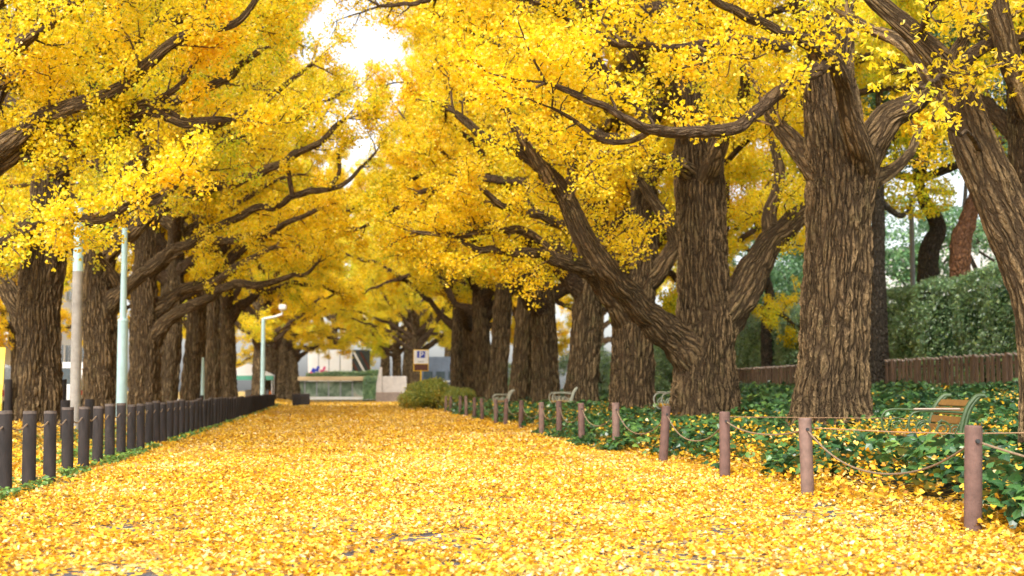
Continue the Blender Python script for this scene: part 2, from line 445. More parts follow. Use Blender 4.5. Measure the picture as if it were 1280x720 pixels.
class Wood:
    def __init__(s): s.V = []; s.F = []; s.B = []; s.A = []; s.n = 0
    def tube(s, P, r, ring, lobes=None, amp=None, off=0.0):
        """P (m,3) r (m,) or (m,ring)"""
        m = len(P)
        T = np.gradient(P, axis=0); T /= np.linalg.norm(T, axis=1)[:, None]+1e-9
        u = np.cross(T[0], [0, 1, 0] if abs(T[0][1]) < .9 else [1, 0, 0]); u /= np.linalg.norm(u)
        U = np.empty((m, 3))
        for i in range(m):
            u = u - T[i]*np.dot(u, T[i]); u /= np.linalg.norm(u)+1e-9; U[i] = u
        W = np.cross(T, U)
        a = np.linspace(0, 2*np.pi, ring, endpoint=False)
        rr = r if r.ndim == 2 else r[:, None]*np.ones(ring)
        V = P[:, None, :] + (U[:, None, :]*np.cos(a)[None, :, None] + W[:, None, :]*np.sin(a)[None, :, None])*rr[..., None]
        sl = np.concatenate([[0], np.cumsum(np.linalg.norm(np.diff(P, axis=0), axis=1))]) + off
        rm = rr.mean(1); rb = np.full(m, max(rm.mean(), rm.max()*.8))
        B = np.stack([np.cos(a)[None]*rb[:, None]+off, np.sin(a)[None]*rb[:, None], np.repeat(sl[:, None], ring, 1)], -1)
        idx = np.arange(m*ring).reshape(m, ring); nx = np.roll(idx, -1, 1)
        Fq = np.stack([idx[:-1], nx[:-1], nx[1:], idx[1:]], -1).reshape(-1, 4) + s.n
        s.V.append(V.reshape(-1, 3)); s.B.append(B.reshape(-1, 3)); s.F.append(Fq)
        am = np.minimum(.085, rm*.13) if amp is None else np.full(m, amp)
        s.A.append(np.repeat(am, ring)); s.n += m*ring
    def build(s, name, m, parent=None):
        return mesh_np(name, np.concatenate(s.V), np.concatenate(s.F), m, parent, True,
                       {'bc': ('FLOAT_VECTOR', 'POINT', np.concatenate(s.B)), 'amp': ('FLOAT', 'POINT', np.concatenate(s.A))})

def trunk_tube(w, P, Rr, ring, step, seed, flare=.35, flare_h=.6, lump=.07):
    Pc, rc = catmull(P, Rr, step)
    a = np.linspace(0, 2*np.pi, ring, endpoint=False)
    h = Pc[:, 2]-Pc[0, 2]
    q = np.stack(np.broadcast_arrays(np.cos(a)[None]*1.3, np.sin(a)[None]*1.3, (h*.45)[:, None]), -1)
    lob = noise(q*1.6, seed)-.5
    q2 = np.stack(np.broadcast_arrays(np.cos(a)[None]*2.2, np.sin(a)[None]*2.2, (h*.22)[:, None]), -1)
    lob2 = noise(q2*1.5, seed+5)-.5
    q3 = np.stack(np.broadcast_arrays(np.cos(a)[None]*2, np.sin(a)[None]*2, (h*1.8)[:, None]), -1)
    lob3 = noise(q3*2.0, seed+9)-.5
    fl = flare*np.exp(-h/flare_h)[:, None]*(1+1.6*lob2)
    r = rc[:, None]*(1 + lump*2.2*lob + lump*2.0*lob2 + lump*1.1*lob3 + fl)
    w.tube(Pc, r, ring, off=seed*3.7 % 11)
    return Pc, rc

# ------------------------------------------------------------------ branching
def grow_side(rng, wood, leafpts, p0, d0, L, r0, depth, dens, ring=5, lift=.12):
    n = 5; P = [np.array(p0)]; d = np.array(d0, float); d /= np.linalg.norm(d)
    for i in range(n):
        d = d + rng.normal(size=3)*.22; d[2] += lift*.5; d /= np.linalg.norm(d)
        P.append(P[-1] + d*L/n)
    P = np.array(P); r = np.linspace(r0, r0*.3, n+1)
    if r0 > .004: wood.tube(P, r, ring if depth < 2 else 3)
    # leaves on spurs along the branch
    tot = int(L*dens)
    if tot:
        tot = int(tot*1.45); ns = max(1, tot//4)
        t = rng.uniform(.12 if depth else .3, 1.05, ns)*n; t = np.repeat(t, 4); i = np.clip(t.astype(int), 0, n-1); f = (t-i)[:, None]
        off = np.repeat(rng.normal(size=(ns, 3))*(.07 if depth else .085), 4, axis=0)
        leafpts.append(P[i]*(1-f) + P[i+1]*f + off + rng.normal(size=(ns*4, 3))*.058)
    if depth < 2:
        k = int(L*(4.2 if depth == 0 else 3.2))+1
        for _ in range(k):
            t = rng.uniform(.15, 1)*n; i = min(int(t), n-1); f = t-i
            q = P[i]*(1-f)+P[i+1]*f; ax = P[i+1]-P[i]; ax /= np.linalg.norm(ax)
            s = rng.normal(size=3); s -= ax*np.dot(s, ax); s /= np.linalg.norm(s); s[2] *= .75
            grow_side(rng, wood, leafpts, q, ax*.6+s, L*rng.uniform(.32, .55), r0*.45, depth+1, dens, 4, lift)

def limb_with_sides(rng, wood, leafpts, P, Rr, spacing, Ls, dens, start=.25, ring=14, step=.12, up=.1, knob=True):
    Pc, rc = catmull(P, Rr, step)
    m = len(Pc)
    a = np.linspace(0, 2*np.pi, ring, endpoint=False)
    sl = np.concatenate([[0], np.cumsum(np.linalg.norm(np.diff(Pc, axis=0), axis=1))])
    q = np.stack(np.broadcast_arrays(np.cos(a)[None]*1.1, np.sin(a)[None]*1.1, (sl*1.6)[:, None]), -1)
    jt = (noise(np.stack([sl*1.4, sl*0+.3, sl*0+rng.uniform(0, 99)], -1))-.5)*.55 + (noise(np.stack([sl*3.5, sl*0+.3, sl*0+rng.uniform(0, 99)], -1))-.5)*.18
    jt2 = (noise(np.stack([sl*1.4, sl*0+7.3, sl*0+rng.uniform(0, 99)], -1))-.5)*.40
    w = np.clip(sl*1.2, 0, 1)*np.clip((sl[-1]-sl)*2, 0, 1)
    Pc = Pc.copy(); Pc[:, 2] += jt*w*.55; Pc[:, 1] += jt2*w*.55
    wood.tube(Pc, rc[:, None]*(1+.34*(noise(q*1.5, int(rng.integers(999)))-.5)), ring, off=rng.uniform(0, 20))
    L = sl[-1]; s = L*start
    while s < L:
        i = min(int(np.searchsorted(sl, s)), m-2)
        ax = Pc[i+1]-Pc[i]; ax /= np.linalg.norm(ax)+1e-9
        sd = rng.normal(size=3); sd -= ax*np.dot(sd, ax); sd /= np.linalg.norm(sd); sd[2] = sd[2]*.8+up
        ll = rng.uniform(*Ls)*(1-.35*s/L)
        grow_side(rng, wood, leafpts, Pc[i], ax*.55+sd, ll, min(rc[i]*.5, .012+.016*ll), 0, dens)
        s += spacing*rng.uniform(.6, 1.4)
    # tip continues as twigs
    for _ in range(3):
        ax = Pc[-1]-Pc[-3]; ax /= np.linalg.norm(ax)
        grow_side(rng, wood, leafpts, Pc[-1], ax+rng.normal(size=3)*.4, min(rng.uniform(.7, 1.3), Ls[1]*.9), min(rc[-1]*.7, .03), 0, dens)
    return Pc

def auto_limb(rng, base, az, elev, L, r, droop=.02):
    d = np.array([math.cos(az)*math.cos(elev), math.sin(az)*math.cos(elev), math.sin(elev)])
    P = [np.array(base, float)]; n = 6
    for i in range(n):
        d = d + rng.normal(size=3)*.16; d[2] += (.12 if i < 2 else -.06) - droop; d /= np.linalg.norm(d)
        P.append(P[-1]+d*L/n)
    return P, list(np.linspace(r, r*.22, n+1))

def generic_ginkgo(seed, H=19.5, Rc=7.1, r0=.47, dens=46, leaf=.105, nl=30, z0=3.7):
    """returns list of (part name, object) at origin, unparented"""
    rng = np.random.default_rng(seed); parts = []
    w = Wood()
    lean = rng.normal(size=2)*.25
    P = [(0, 0, -.3), (0, 0, .5), (lean[0]*.3, lean[1]*.3, 2.2), (lean[0]*.6, lean[1]*.6, 4.0), (lean[0], lean[1], 7), (lean[0]*.6, lean[1]*1.2, 11), (0, 0, 15), (0, 0, H)]
    rr = [r0*1.02, r0, r0*.93, r0*.88, r0*.55, r0*.36, r0*.18, .03]
    trunk_tube(w, P, rr, 72, .09, seed, .28, .5, .09)
    lp = []; parts_l = []
    Pc, rc = catmull(P, rr, .2)
    for i in range(nl):
        t = i/nl; z = z0 + (H-z0-1)*t**1.15
        az = i*2.39996+rng.uniform(-.4, .4)
        L = (Rc*(1-t)**.5+.9)*rng.uniform(.85, 1.15)
        el = R(rng.uniform(14, 34) + 34*t)
        r = (.21*(1-t)**1.2+.05)*rng.uniform(.8, 1.2)
        base = Pc[np.argmin(abs(Pc[:, 2]-z))]
        lw = Wood() if i < 7 else w
        LP, LR = auto_limb(rng, base, az, el, L, r)
        LR[0] = LR[0]*1.35
        limb_with_sides(rng, lw, lp, LP, LR, .46, (.9, 2.1), dens, .28, 10 if i < 10 else 7, .16)
        if i < 7: parts_l.append(lw)
    tr = w.build('trunk', M['bark_far'])
    res = [tr] + [x.build('limb', M['bark_thin']) for x in parts_l]
    Pn = np.concatenate(lp)
    cr = leaves_mesh('crown', Pn, leaf, FAN4, M['gold'], rng, 'hang')
    res.append(cr)
    print('generic', seed, len(Pn))
    return res

# hidden templates are never left in the scene: the first placement uses the originals
GINK = {}
def place_ginkgo(var, x, y, rz, sc, label, group, leafm=None, name='ginkgo_tree'):
    root = empty(name, (x, y, float(gz(x))), rz, label, 'tree', group)
    root.scale = (sc[0], sc[0], sc[1])
    first = not GINK[var][1]; GINK[var][1] = True
    for o in GINK[var][0]:
        c = o if first else o.copy()
        if not first: COL.objects.link(c)
        c.parent = root
        if leafm and c.name.startswith('crown'):
            c.material_slots[0].link = 'OBJECT'; c.material_slots[0].material = M[leafm]
    return root

def hero(name, base, r0, trunk_pts, trunk_r, limbs, label, group, seed, extra=(), dens=75, leaf=.075, tmpl=FAN6, ring=150, step=.035, autol=None, leafm='gold', flare=.32, extra_pts=None, tfl=.6):
    """limbs: list of (points, radii, spacing, (Lmin,Lmax), start)"""
    rng = np.random.default_rng(seed)
    b = Vector(base)
    root = empty(name, base, 0, label, 'tree', group)
    w = Wood()
    tp = [Vector(p)-b for p in trunk_pts]
    Pc, rc = trunk_tube(w, tp, trunk_r, ring, step, seed, flare, tfl, .085)
    w.build('trunk', M['bark'], root)
    lp = []
    for (pts, rad, sp, Ls, st) in limbs:
        lw = Wood()
        limb_with_sides(rng, lw, lp, [Vector(p)-b for p in pts], rad, sp, Ls, dens, st, 36 if max(rad) > .1 else 14, .06 if max(rad) > .1 else .1)
        lw.build('limb', M['bark'] if max(rad) > .13 else M['bark_thin'], root)
    if autol:
        n, z0, z1, Rc = autol
        lw = Wood()
        for i in range(n):
            t = i/n; z = z0+(z1-z0)*t
            L = (Rc*(1-t)**.6+.8)*rng.uniform(.85, 1.15)
            q = Pc[np.argmin(abs(Pc[:, 2]-z))]
            LP, LR = auto_limb(rng, q, i*2.4+rng.uniform(-.4, .4), R(rng.uniform(15, 40)+25*t), L, .15*(1-t)+.05)
            limb_with_sides(rng, lw, lp, LP, LR, .5, (.9, 2.1), dens*.6, .25, 10, .16)
        lw.build('limb', M['bark_thin'], root)
    P = np.concatenate(lp)
    if extra_pts is not None: P = np.concatenate([P, extra_pts - np.array(tuple(b))])
    leaves_mesh('crown', P, leaf, tmpl, M[leafm], rng, 'hang', parent=root)
    print(name, seed, len(P))
    return root

def PX(lst):   # [(px,py,Y,width_px)] -> points, radii
    return [at(a, b_, c) for a, b_, c, d in lst], [d*c/F/2 for a, b_, c, d in lst]

# ================================================================== SETTING
def sheet(name, xs, ys, m, zf, label=None):
    X, Yv = np.meshgrid(xs, ys); Z = zf(X, Yv)
    V = np.stack([X, Yv, Z], -1).reshape(-1, 3); nx = len(xs); ny = len(ys)
    i = np.arange(nx*ny).reshape(ny, nx)
    Fq = np.stack([i[:-1, :-1], i[:-1, 1:], i[1:, 1:], i[1:, :-1]], -1).reshape(-1, 4)
    o = mesh_np(name, V, Fq, m, None, True); o['kind'] = 'structure'; return o

sheet('ground', np.array([-900, -300, -60, -28, 30, 60, 300, 900.]), np.array([-300, -40, 0, 60, 130, 190, 400, 1500.]), M['ground'],
      lambda x, y: -.02+np.clip((x-28)*.5, 0, 1.0)*0)
ysl = np.concatenate([np.linspace(-14, 60, 150), np.linspace(62, 127, 30)])
sheet('path', np.linspace(-4.6, 4.9, 40), ysl, M['path'], lambda x, y: gz(np.clip(x, -3.9, 4.3))*0 + .004 + .012*n2(x, y, .8))
sheet('planting_bed_right', np.linspace(4.2, 17.2, 60), ysl, M['bed'], lambda x, y: gz(x)+.05*n2(x, y, .9)*np.clip((x-4.2)*2, 0, 1))
sheet('terrace_right', np.array([17.2, 20, 30, 60.]), ysl, M['bed'], lambda x, y: x*0+.80)
sheet('planting_bed_left', np.linspace(-10.5, -3.7, 40), ysl, M['bed'], lambda x, y: gz(x)+.05*n2(x, y, .9)*np.clip((-3.8-x)*2, 0, 1)-.01)
# street beyond the left trees, with kerb
sheet('street_left', np.array([-21, -15, -10.8]), np.array([-14, 60, 190.]), M['street'], lambda x, y: x*0+.004)
o = MB().box((-10.62, 50, .15), (.24, 130, .32)).build('kerb', M['concrete']); o['kind'] = 'structure'
sheet('cross_street', np.array([-60, -10.0, 10, 60]), np.array([127.0, 135, 146]), M['street'], lambda x, y: x*0+.006)
sheet('far_pavement', np.array([-60, -10.0, 10, 60]), np.array([146.0, 148, 150]), M['white_wall'], lambda x, y: x*0+.14)

# ================================================================== FALLEN LEAVES
rng = np.random.default_rng(7)
def scatter(n, y0, y1, xf0, xf1):
    y = rng.uniform(y0, y1, n); x = xf0(y) + (xf1(y)-xf0(y))*rng.uniform(0, 1, n)
    return x, y
Ps = []; Sz = []
lx0 = lambda y: np.maximum(-4.6-.015*y, -.36*y-.4); lx1 = lambda y: np.minimum(4.75+.35*n2(y*3, y*0, .4, 77)+.25*(y < 16), .60*y)
for (n, y0, y1, s) in ((72000, 6.5, 14, .047), (78000, 14, 24, .055), (70000, 24, 44, .082), (46000, 44, 80, .11), (16000, 80, 127, .15)):
    x, y = scatter(n, y0, y1, lx0, lx1)
    c = n2(x, y, 1.6, 3)*.40+n2(x, y, 4.5, 4)*.45+n2(x, y, .5, 5)*.22
    keep = rng.uniform(size=n) > np.clip((c-.565)*5.5, 0, .93)
    x = x[keep]; y = y[keep]; k = len(x)
    z = .018 + np.abs(rng.normal(size=k))*.012 + .02*n2(x, y, 2.5, 8)
    Ps.append(np.stack([x, y, z + gz(x)*((x > 4.3) | (x < -3.9))], -1)); Sz.append(np.full(k, s))
Pf = np.concatenate(Ps); Sf = np.concatenate(Sz)
tint = np.clip(rng.normal(.48, .24, len(Pf)) + (n2(Pf[:, 0], Pf[:, 1], .8, 12)-.5)*.35, 0, 1)
o = leaves_mesh('fallen_leaves', Pf, Sf, FAN6, M['fallen'], rng, 'flat', .36, tint)
tag(o, kind='stuff')
# leaves lying on the planting beds
Ps = []; Sz = []
for (n, y0, y1, a, b, s) in ((30000, 8, 20, 4.3, 10.5, .062), (20000, 20, 40, 4.3, 16.8, .08), (14000, 40, 95, 4.3, 16.8, .11), (9000, 13, 30, -10, -3.4, .07), (14000, 30, 90, -10, -3.4, .10)):
    y = rng.uniform(y0, y1, n); x = rng.uniform(a, b, n)
    if a > 0:
        fall = np.exp(-(x-4.4)/3.2)*.9+.12
        keep = rng.uniform(size=n) < fall*np.clip(n2(x, y, .7, 31)*2.2-.35, .1, 1)*1.2
        x = x[keep]; y = y[keep]
        hz = gz(x) + rng.uniform(.05, .48, len(x))*np.clip((x-4.3)*1.3, .05, 1)
    else: hz = gz(x)+rng.uniform(.02, .10, len(x))
    Ps.append(np.stack([x, y, hz], -1)); Sz.append(np.full(len(x), s))
Pb = np.concatenate(Ps); Sb = np.concatenate(Sz)
o = leaves_mesh('bed_leaves', Pb, Sb, FAN6, M['fallen'], rng, 'flat', .55, np.clip(rng.normal(.42, .2, len(Pb)), 0, 1))
tag(o, kind='stuff')

# ================================================================== IVY
def ivy_height(x, y):
    return (.10+.42*n2(x, y, .75, 21)+.20*n2(x, y, 2.2, 22))*np.clip((x-4.35+.5*n2(x, y, .6, 23))*1.5, 0, 1)
Pi = []; Si = []
for (n, y0, y1, a, b, s) in ((26000, 7.5, 19, 4.0, 10.8, .125), (52000, 19, 34, 3.9, 16.9, .125), (42000, 34, 70, 4.2, 16.9, .17), (9000, 70, 110, 4.2, 16.9, .22)):
    y = rng.uniform(y0, y1, n); x = rng.uniform(a, b, n)
    edge = 4.75 + .55*(n2(x, y, .45, 24)-.5)*2 - np.where(y > 17, .35, 0) + np.where((y > 13.2) & (y < 17), .2, 0) - np.where(y < 10.6, .45, 0)
    patch = n2(x, y, .55, 25)*.7+n2(x, y, 1.7, 26)*.4
    keep = (x > edge) & ((y < 10.8) | (patch > .42 - np.clip((x-6.5)*.08, -.04, .3)) | (rng.uniform(size=n) < .12))
    x = x[keep]; y = y[keep]
    h = ivy_height(x, y)*rng.uniform(.35, 1.05, len(x)) + .02
    Pi.append(np.stack([x, y, gz(x)+h], -1)); Si.append(np.full(len(x), s))
Pi = np.concatenate(Pi); Si = np.concatenate(Si)
o = leaves_mesh('ivy', Pi, Si, IVY, M['ivy'], rng, 'flat', .55, np.clip(rng.normal(.45, .22, len(Pi)), 0, 1))
tag(o, kind='stuff')
# low green ground cover along the left bollards and under the left trees
Pi = []; Si = []
for (n, y0, y1, s) in ((12000, 12, 30, .06), (9000, 30, 60, .09), (5000, 60, 95, .12)):
    y = rng.uniform(y0, y1, n); x = -3.15-(y-15)*.0166-np.abs(rng.normal(size=n))*.9
    keep = (n2(x, y, 1.0, 41)+.3*n2(x, y, 4, 42) > .62)
    x = x[keep]; y = y[keep]
    Pi.append(np.stack([x, y, gz(x)+rng.uniform(.02, .12, len(x))], -1)); Si.append(np.full(len(x), s))
Pi = np.concatenate(Pi); Si = np.concatenate(Si)
o = leaves_mesh('ground_cover', Pi, Si, IVY, M['ivy'], rng, 'flat', .5, np.clip(rng.normal(.8, .15, len(Pi)), 0, 1))
tag(o, kind='stuff')

# ================================================================== POSTS AND ROPES
def cyl_post(h, r, n=20, bev=.012, lean=(0, 0)):
    w = MB(); prof = [(-.25, r), (h*.5, r*.995), (h-bev, r*.985), (h-bev*.3, r*.95), (h, r*.86)]
    pts = [(lean[0]*z, lean[1]*z, z) for z, _ in prof]
    w.tube(pts, [q for _, q in prof], n); return w
pr = random.Random(3)
bg = 'dark bollards lining the left edge of the path'
proto = None
ybol = [13.55+1.15*i for i in range(64)]
bol_tops = []
for i, y in enumerate(ybol):
    x = -3.39-(y-15.24)*.0166
    ground = 'leaves' 
    if proto is None:
        root = empty('bollard', (x, y, 0))
        cyl_post(.83, .072).build('shaft', M['post_dark'], root, True)
        MB().tube([(0, 0, .80), (0, 0, .834)], [.0745, .070], 20).build('cap', M['post_top'], root, True)
        proto = root
    else:
        root = copy_tree(proto); root.location = (x, y, 0)
    root.rotation_euler = (pr.uniform(-.02, .02), pr.uniform(-.02, .02), pr.uniform(0, 6))
    root.scale = (1, 1, pr.uniform(.97, 1.03))
    tag(root, ['dark brown bollard nearest the camera, cut by the left frame edge', 'second dark brown bollard from the left frame edge', 'third dark brown bollard from the left frame edge', 'fourth dark brown bollard from the left, just below the grey pole'][i] if i < 4 else 'dark brown bollard standing in the tight left row past the grey pole', 'bollard', bg)
    bol_tops.append(Vector((x, y, .70)))
# short rope pieces threaded from bollard to bollard
for i in range(44):
    a = bol_tops[i]; b = bol_tops[i+1]; pts = []
    for k in range(9):
        t = k/8; p = a.lerp(b, t); p.z -= .055*math.sin(math.pi*t)+pr.uniform(-.004, .004); p.x += .075*math.sin(math.pi*min(1, max(0, t)))*0+.02*math.sin(5*t)
        pts.append(p)
    o = MB().tube(pts, .009, 6).build('rope', M['rope'], None, True)
    tag(o, 'thin pale rope threaded between neighbouring dark bollards', 'rope', 'ropes between the dark bollards')
# second short fence near the far end of the path
for i in range(9):
    y = 93+1.0*i; p = at(367+2.4*i, 500, y)
    o = copy_tree(proto); o.location = (p.x, y, 0)
    tag(o, 'dark bollard in the short far row across the end of the path', 'bollard', 'far row of dark bollards')
# a few taller posts behind the left trunks at the road side
for k, (px, py, y) in enumerate(((11, 474, 33), (79, 474, 35), (82, 500, 27), (112, 499, 27), (252, 494, 60))):
    p = at(px, py, y); gzz = float(gz(p.x))
    h = p.z-gzz
    o = cyl_post(h, .085).build('road_side_post', M['post_dark'], None, True, (p.x, p.y, gzz))
    tag(o, ['dark post left of the leftmost trunk in front of the minibus', 'tall dark post just right of the leftmost trunk', 'dark post behind the bollards left of the grey pole', 'dark post behind the bollards right of the grey pole', 'dark post behind the distant bollards near the thin pale pole'][k], 'post')

# right rope posts
rp = [1212, 1008, 905, 828, 770, 727, 699, 677, 651, 632, 620, 603, 593, 583, 575, 563, 557]
nm = ['nearest brown post on the right, largest one with a rope each side', 'second nearest brown post on the right, left of the wooden bench', 'third nearest brown post, left of the wide trunk behind ivy',
      'short leaning brown post in ivy below the two-stemmed trunk', 'fifth brown post from the right, left of the pale iron bench', 'sixth brown post from the right, against the dark trunk',
      'seventh brown post from the right, in front of the ivy']
tops = []
for i, px in enumerate(rp):
    X = 4.4 + pr.uniform(-.05, .05); y = on_row(px, X)
    root = empty('rope_post', (X, y, 0), pr.uniform(0, 3))
    hh = .80*pr.uniform(.97, 1.06)
    if i == 0: lean = (.03, 0)
    elif i == 3: lean = (.07, .02)
    else: lean = (pr.uniform(-.04, .04), pr.uniform(-.04, .04))
    root.rotation_euler = (0, 0, 0)
    cyl_post(hh, .064, 24, .02, lean).build('shaft', M['post_red'] if i % 3 != 1 else M['post_red2'], root, True)
    # eyelet that carries the rope
    ey = MB(); c = Vector((lean[0]*hh*.88, lean[1]*hh*.88, hh*.86))
    ey.tube([c+Vector((-.0, -.080, 0)), c+Vector((0, .080, 0))], .016, 10).build('rope_hole', M['rubber'], root, True)
    tag(root, nm[i] if i < len(nm) else 'distant brown rope post in the right row before the bush', 'post', 'brown rope posts along the right edge of the path')
    tops.append(Vector((X+c.x, y+c.y, c.z)))
def sag(a, b, s, n=22, jit=.006):
    out = []
    for k in range(n+1):
        t = k/n; p = a.lerp(b, t); p.z -= 4*s*t*(1-t); p.x += .02*math.sin(7*t); out.append(p)
    return out
sags = [.33, .10, .30, .34, .30, .3, .28, .3, .3, .3, .3, .25, .25, .25, .25, .25]
ends = [tops[0]+Vector((1.9, -2.2, -.14))] + tops
for i in range(len(ends)-1):
    a, b = ends[i], ends[i+1]
    s = .18 if i == 0 else sags[i-1]
    pts = sag(a, b, s)
    lab = ['slack tan rope running right from the nearest brown post out of frame', 'slack tan rope sagging into ivy between the two nearest brown posts',
           'nearly taut rope between the second and third brown posts'][i] if i < 3 else 'slack tan rope sagging between two brown posts farther down the path'
    o = MB().tube(pts, .0085, 8).build('rope', M['rope'], None, True)
    tag(o, lab, 'rope', 'ropes between the brown posts')
for k, (pp, lab) in enumerate(((((905, 521, 19), (1010, 522, 19), (1120, 523, 19.5), (1290, 532, 20)), 'thin taut cord crossing in front of the wide trunk above the ivy'),
                     (((1018, 535, 13.6), (1120, 540, 13.2), (1200, 542, 12.9), (1290, 541, 12.6)), 'thin taut cord crossing in front of the wooden bench seat'))):
    o = MB().tube([at(*p) for p in pp], .006, 6).build('cord', M['cord'], None, True)
    tag(o, lab, 'cord')

# ================================================================== BENCHES
def spiral(c, r0, r1, a0, turns, n=26):
    out = []
    for k in range(n+1):
        t = k/n; r = r0+(r1-r0)*t; a = a0+turns*2*math.pi*t
        out.append((c[0]+r*math.cos(a), c[1], c[2]+r*math.sin(a)))
    return out
def make_bench(label, loc, rz, iron, seat_leaves=True, L=1.5, wood='bench_wood'):
    """faces -x; length along y"""
    root = empty('park_bench', loc, rz, label, 'bench', 'park benches in the ivy bed')
    rb = random.Random(int(loc[1]*10))
    for sy in (-1, 1):
        y = sy*(L/2+.02)
        f = MB()
        # outer profile: front leg, arm, back upright as one cast frame
        back = [(.30, y, 0), (.24, y, .22), (.21, y, .42), (.24, y, .60), (.30, y, .78), (.40, y, .90), (.45, y, .905)]
        Pc, _ = catmull(back, [.02]*len(back), .04)
        for i in range(len(Pc)-1): pass
        f.tube([tuple(p) for p in Pc], .030, 8)
        f.tube([tuple(p+np.array((.035, 0, .0))) for p in Pc[3:]], .028, 8)
        f.tube([(-.22, y, 0), (-.25, y, .2), (-.24, y, .40), (.21, y, .43)], .020, 8)
        f.tube([(-.22, y, 0), (.0, y, .14), (.30, y, 0)], .014, 8)
        f.build('side_frame', M[iron], root, True)
        g = MB()
        arm = [(-.24, y, .40), (-.33, y, .54), (-.32, y, .68), (-.23, y, .735), (.0, y, .735), (.27, y, .72)]
        Pa, _ = catmull(arm, [.02]*len(arm), .04); g.tube([tuple(p) for p in Pa], .014, 8)
        g.tube(spiral((-.17, y, .54), .10, .025, 1.2, 1.6), .009, 6)
        g.tube(spiral((.03, y, .54), .095, .02, 2.2, -1.7), .009, 6)
        g.tube(spiral((.16, y, .52), .07, .02, .4, 1.5), .008, 6)
        g.tube(spiral((-.06, y, .26), .09, .02, .4, 1.5), .008, 6)
        g.tube([(-.08, y, .43), (-.04, y, .55), (.02, y, .65)], .009, 6)
        g.tube([(.10, y, .43), (.16, y, .5), (.22, y, .62)], .008, 6)
        arm_o = g.build('armrest', M[iron], root, True)
        if sy < 0 or iron == 'bench_pale':
            MB().box((-.03, y, .76), (.50, .052, .022), bev=.008).build('arm_rail', M['bench_rail'] if iron != 'bench_pale' else M['bench_pale'], arm_o)
    for k in range(5):
        MB().box((-.20+k*.095, 0, .445+.004*(k % 2)), (.08, L, .026), bev=.006).build('seat_slat', M[wood], root)
    for k, (x, z, t) in enumerate(((.235, .53, -.12), (.265, .63, -.28), (.305, .73, -.42), (.365, .82, -.62))):
        MB().box((x-.012, 0, z), (.022, L, .086), ry=-t if False else abs(t), bev=.006).build('back_slat', M[wood], root)
    MB().tube([(-.02, -L/2, .33), (-.02, L/2, .33)], .014, 8).build('stretcher', M[iron], root, True)
    if seat_leaves:
        r_ = np.random.default_rng(int(loc[1]*7)); n = 420
        q = np.stack([r_.uniform(-.24, .2, n), r_.uniform(-L/2, L/2, n), .468+np.abs(r_.normal(size=n))*.014], -1)
        ca, sa = math.cos(rz), math.sin(rz)
        W_ = np.stack([q[:, 0]*ca-q[:, 1]*sa+loc[0], q[:, 0]*sa+q[:, 1]*ca+loc[1], q[:, 2]+loc[2]], -1)
        tag(leaves_mesh('seat_leaves', W_, .07, FAN6, M['fallen'], r_, 'flat', .3, np.clip(r_.normal(.35, .2, n), 0, 1)), kind='stuff')
    return root
def bench_at(px, y, rz, label, iron, dz=0, **k):
    p = at(px, 500, y); return make_bench(label, (p.x, y, float(gz(p.x))+dz), rz, iron, **k)
bench_at(1155, 15.9, R(-10), 'green iron and wooden slat bench by the nearest posts, seat strewn with leaves', 'bench_green', -.05)
bench_at(842, 30.0, R(-6), 'pale scrolled iron bench peeking out left of the two-stemmed trunk', 'bench_pale', .10)
bench_at(702, 44.0, R(-4), 'pale iron bench between the dark trunk and the trunks to its left', 'bench_pale', .10)
bench_at(627, 56.0, R(-4), 'farthest pale bench behind the distant brown posts', 'bench_pale', .05)

# ================================================================== RIGHT FENCE, HEDGE
root = empty('picket_fence', (17.0, 30, 0), 0, 'long brown vertical slat fence below the clipped hedge', 'fence')
yy = 0
for k in range(36):
    w = MB(); t = MB()
    z0 = .72; y0 = k*2.0+.06
    for i in range(6):
        ys = y0+i*.325+.13
        hh = 1.27+pr.uniform(-.015, .015)
        w.box((pr.uniform(-.012, .012), ys, z0+hh/2-.02), (.035, .20, hh), ry=pr.uniform(-.01, .01), bev=.012)
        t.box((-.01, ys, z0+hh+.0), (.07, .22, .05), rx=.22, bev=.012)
    for zz in (.25, 1.05): w.box((.05, y0+.94, z0+zz), (.04, 1.9, .07))
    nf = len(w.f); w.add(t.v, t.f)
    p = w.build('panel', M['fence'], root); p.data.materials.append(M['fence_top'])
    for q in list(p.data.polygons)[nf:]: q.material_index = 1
    MB().box((.01, k*2.0, z0+.64), (.12, .12, 1.36), bev=.012).build('fence_post', M['fence'], root)

def leafy_blob(name, fn_pts, n, leaf, m, parent, seed, tmpl=OVAL, core=None):
    r_ = np.random.default_rng(seed)
    P, Nn = fn_pts(r_, n)
    return leaves_mesh(name, P, leaf, tmpl, M[m], r_, 'random', .75, np.clip(r_.normal(.5, .2, len(P)), 0, 1), parent, normals=Nn)

# hedge: a long clipped mass, leaves on a lumpy shell over a dark woody core
def hedge_pts(r_, n):
    y = r_.uniform(0, 72, n); u = r_.uniform(0, 1, n)
    # front face then rounded top
    ang = u*2.2
    hgt = 3.75+.9*(n2(y, y*0, .16, 61)-.5)*2+.35*(n2(y, y*0, .7, 62)-.5)
    front = ang < 1.3
    z = np.where(front, ang/1.3*(hgt-.5), hgt-.5+.5*np.sin((ang-1.3)/.9*1.57))
    x = np.where(front, .0+.15*z/4, .15+2.0*(1-np.cos((ang-1.3)/.9*1.57)))
    bumpn = (n2(y, z, .9, 63)-.5)*.9+(n2(y, z, 2.6, 64)-.5)*.4
    nx = np.where(front, -1.0, -.3); nz = np.where(front, .25, 1.0)
    dep = r_.uniform(-.02, .30, n)
    x = x - nx*0 - bumpn*(-nx) + dep*.8; z = z + bumpn*nz*.6 - dep*nz*.6
    return np.stack([x, y, z], -1), np.stack([nx, y*0, nz], -1)
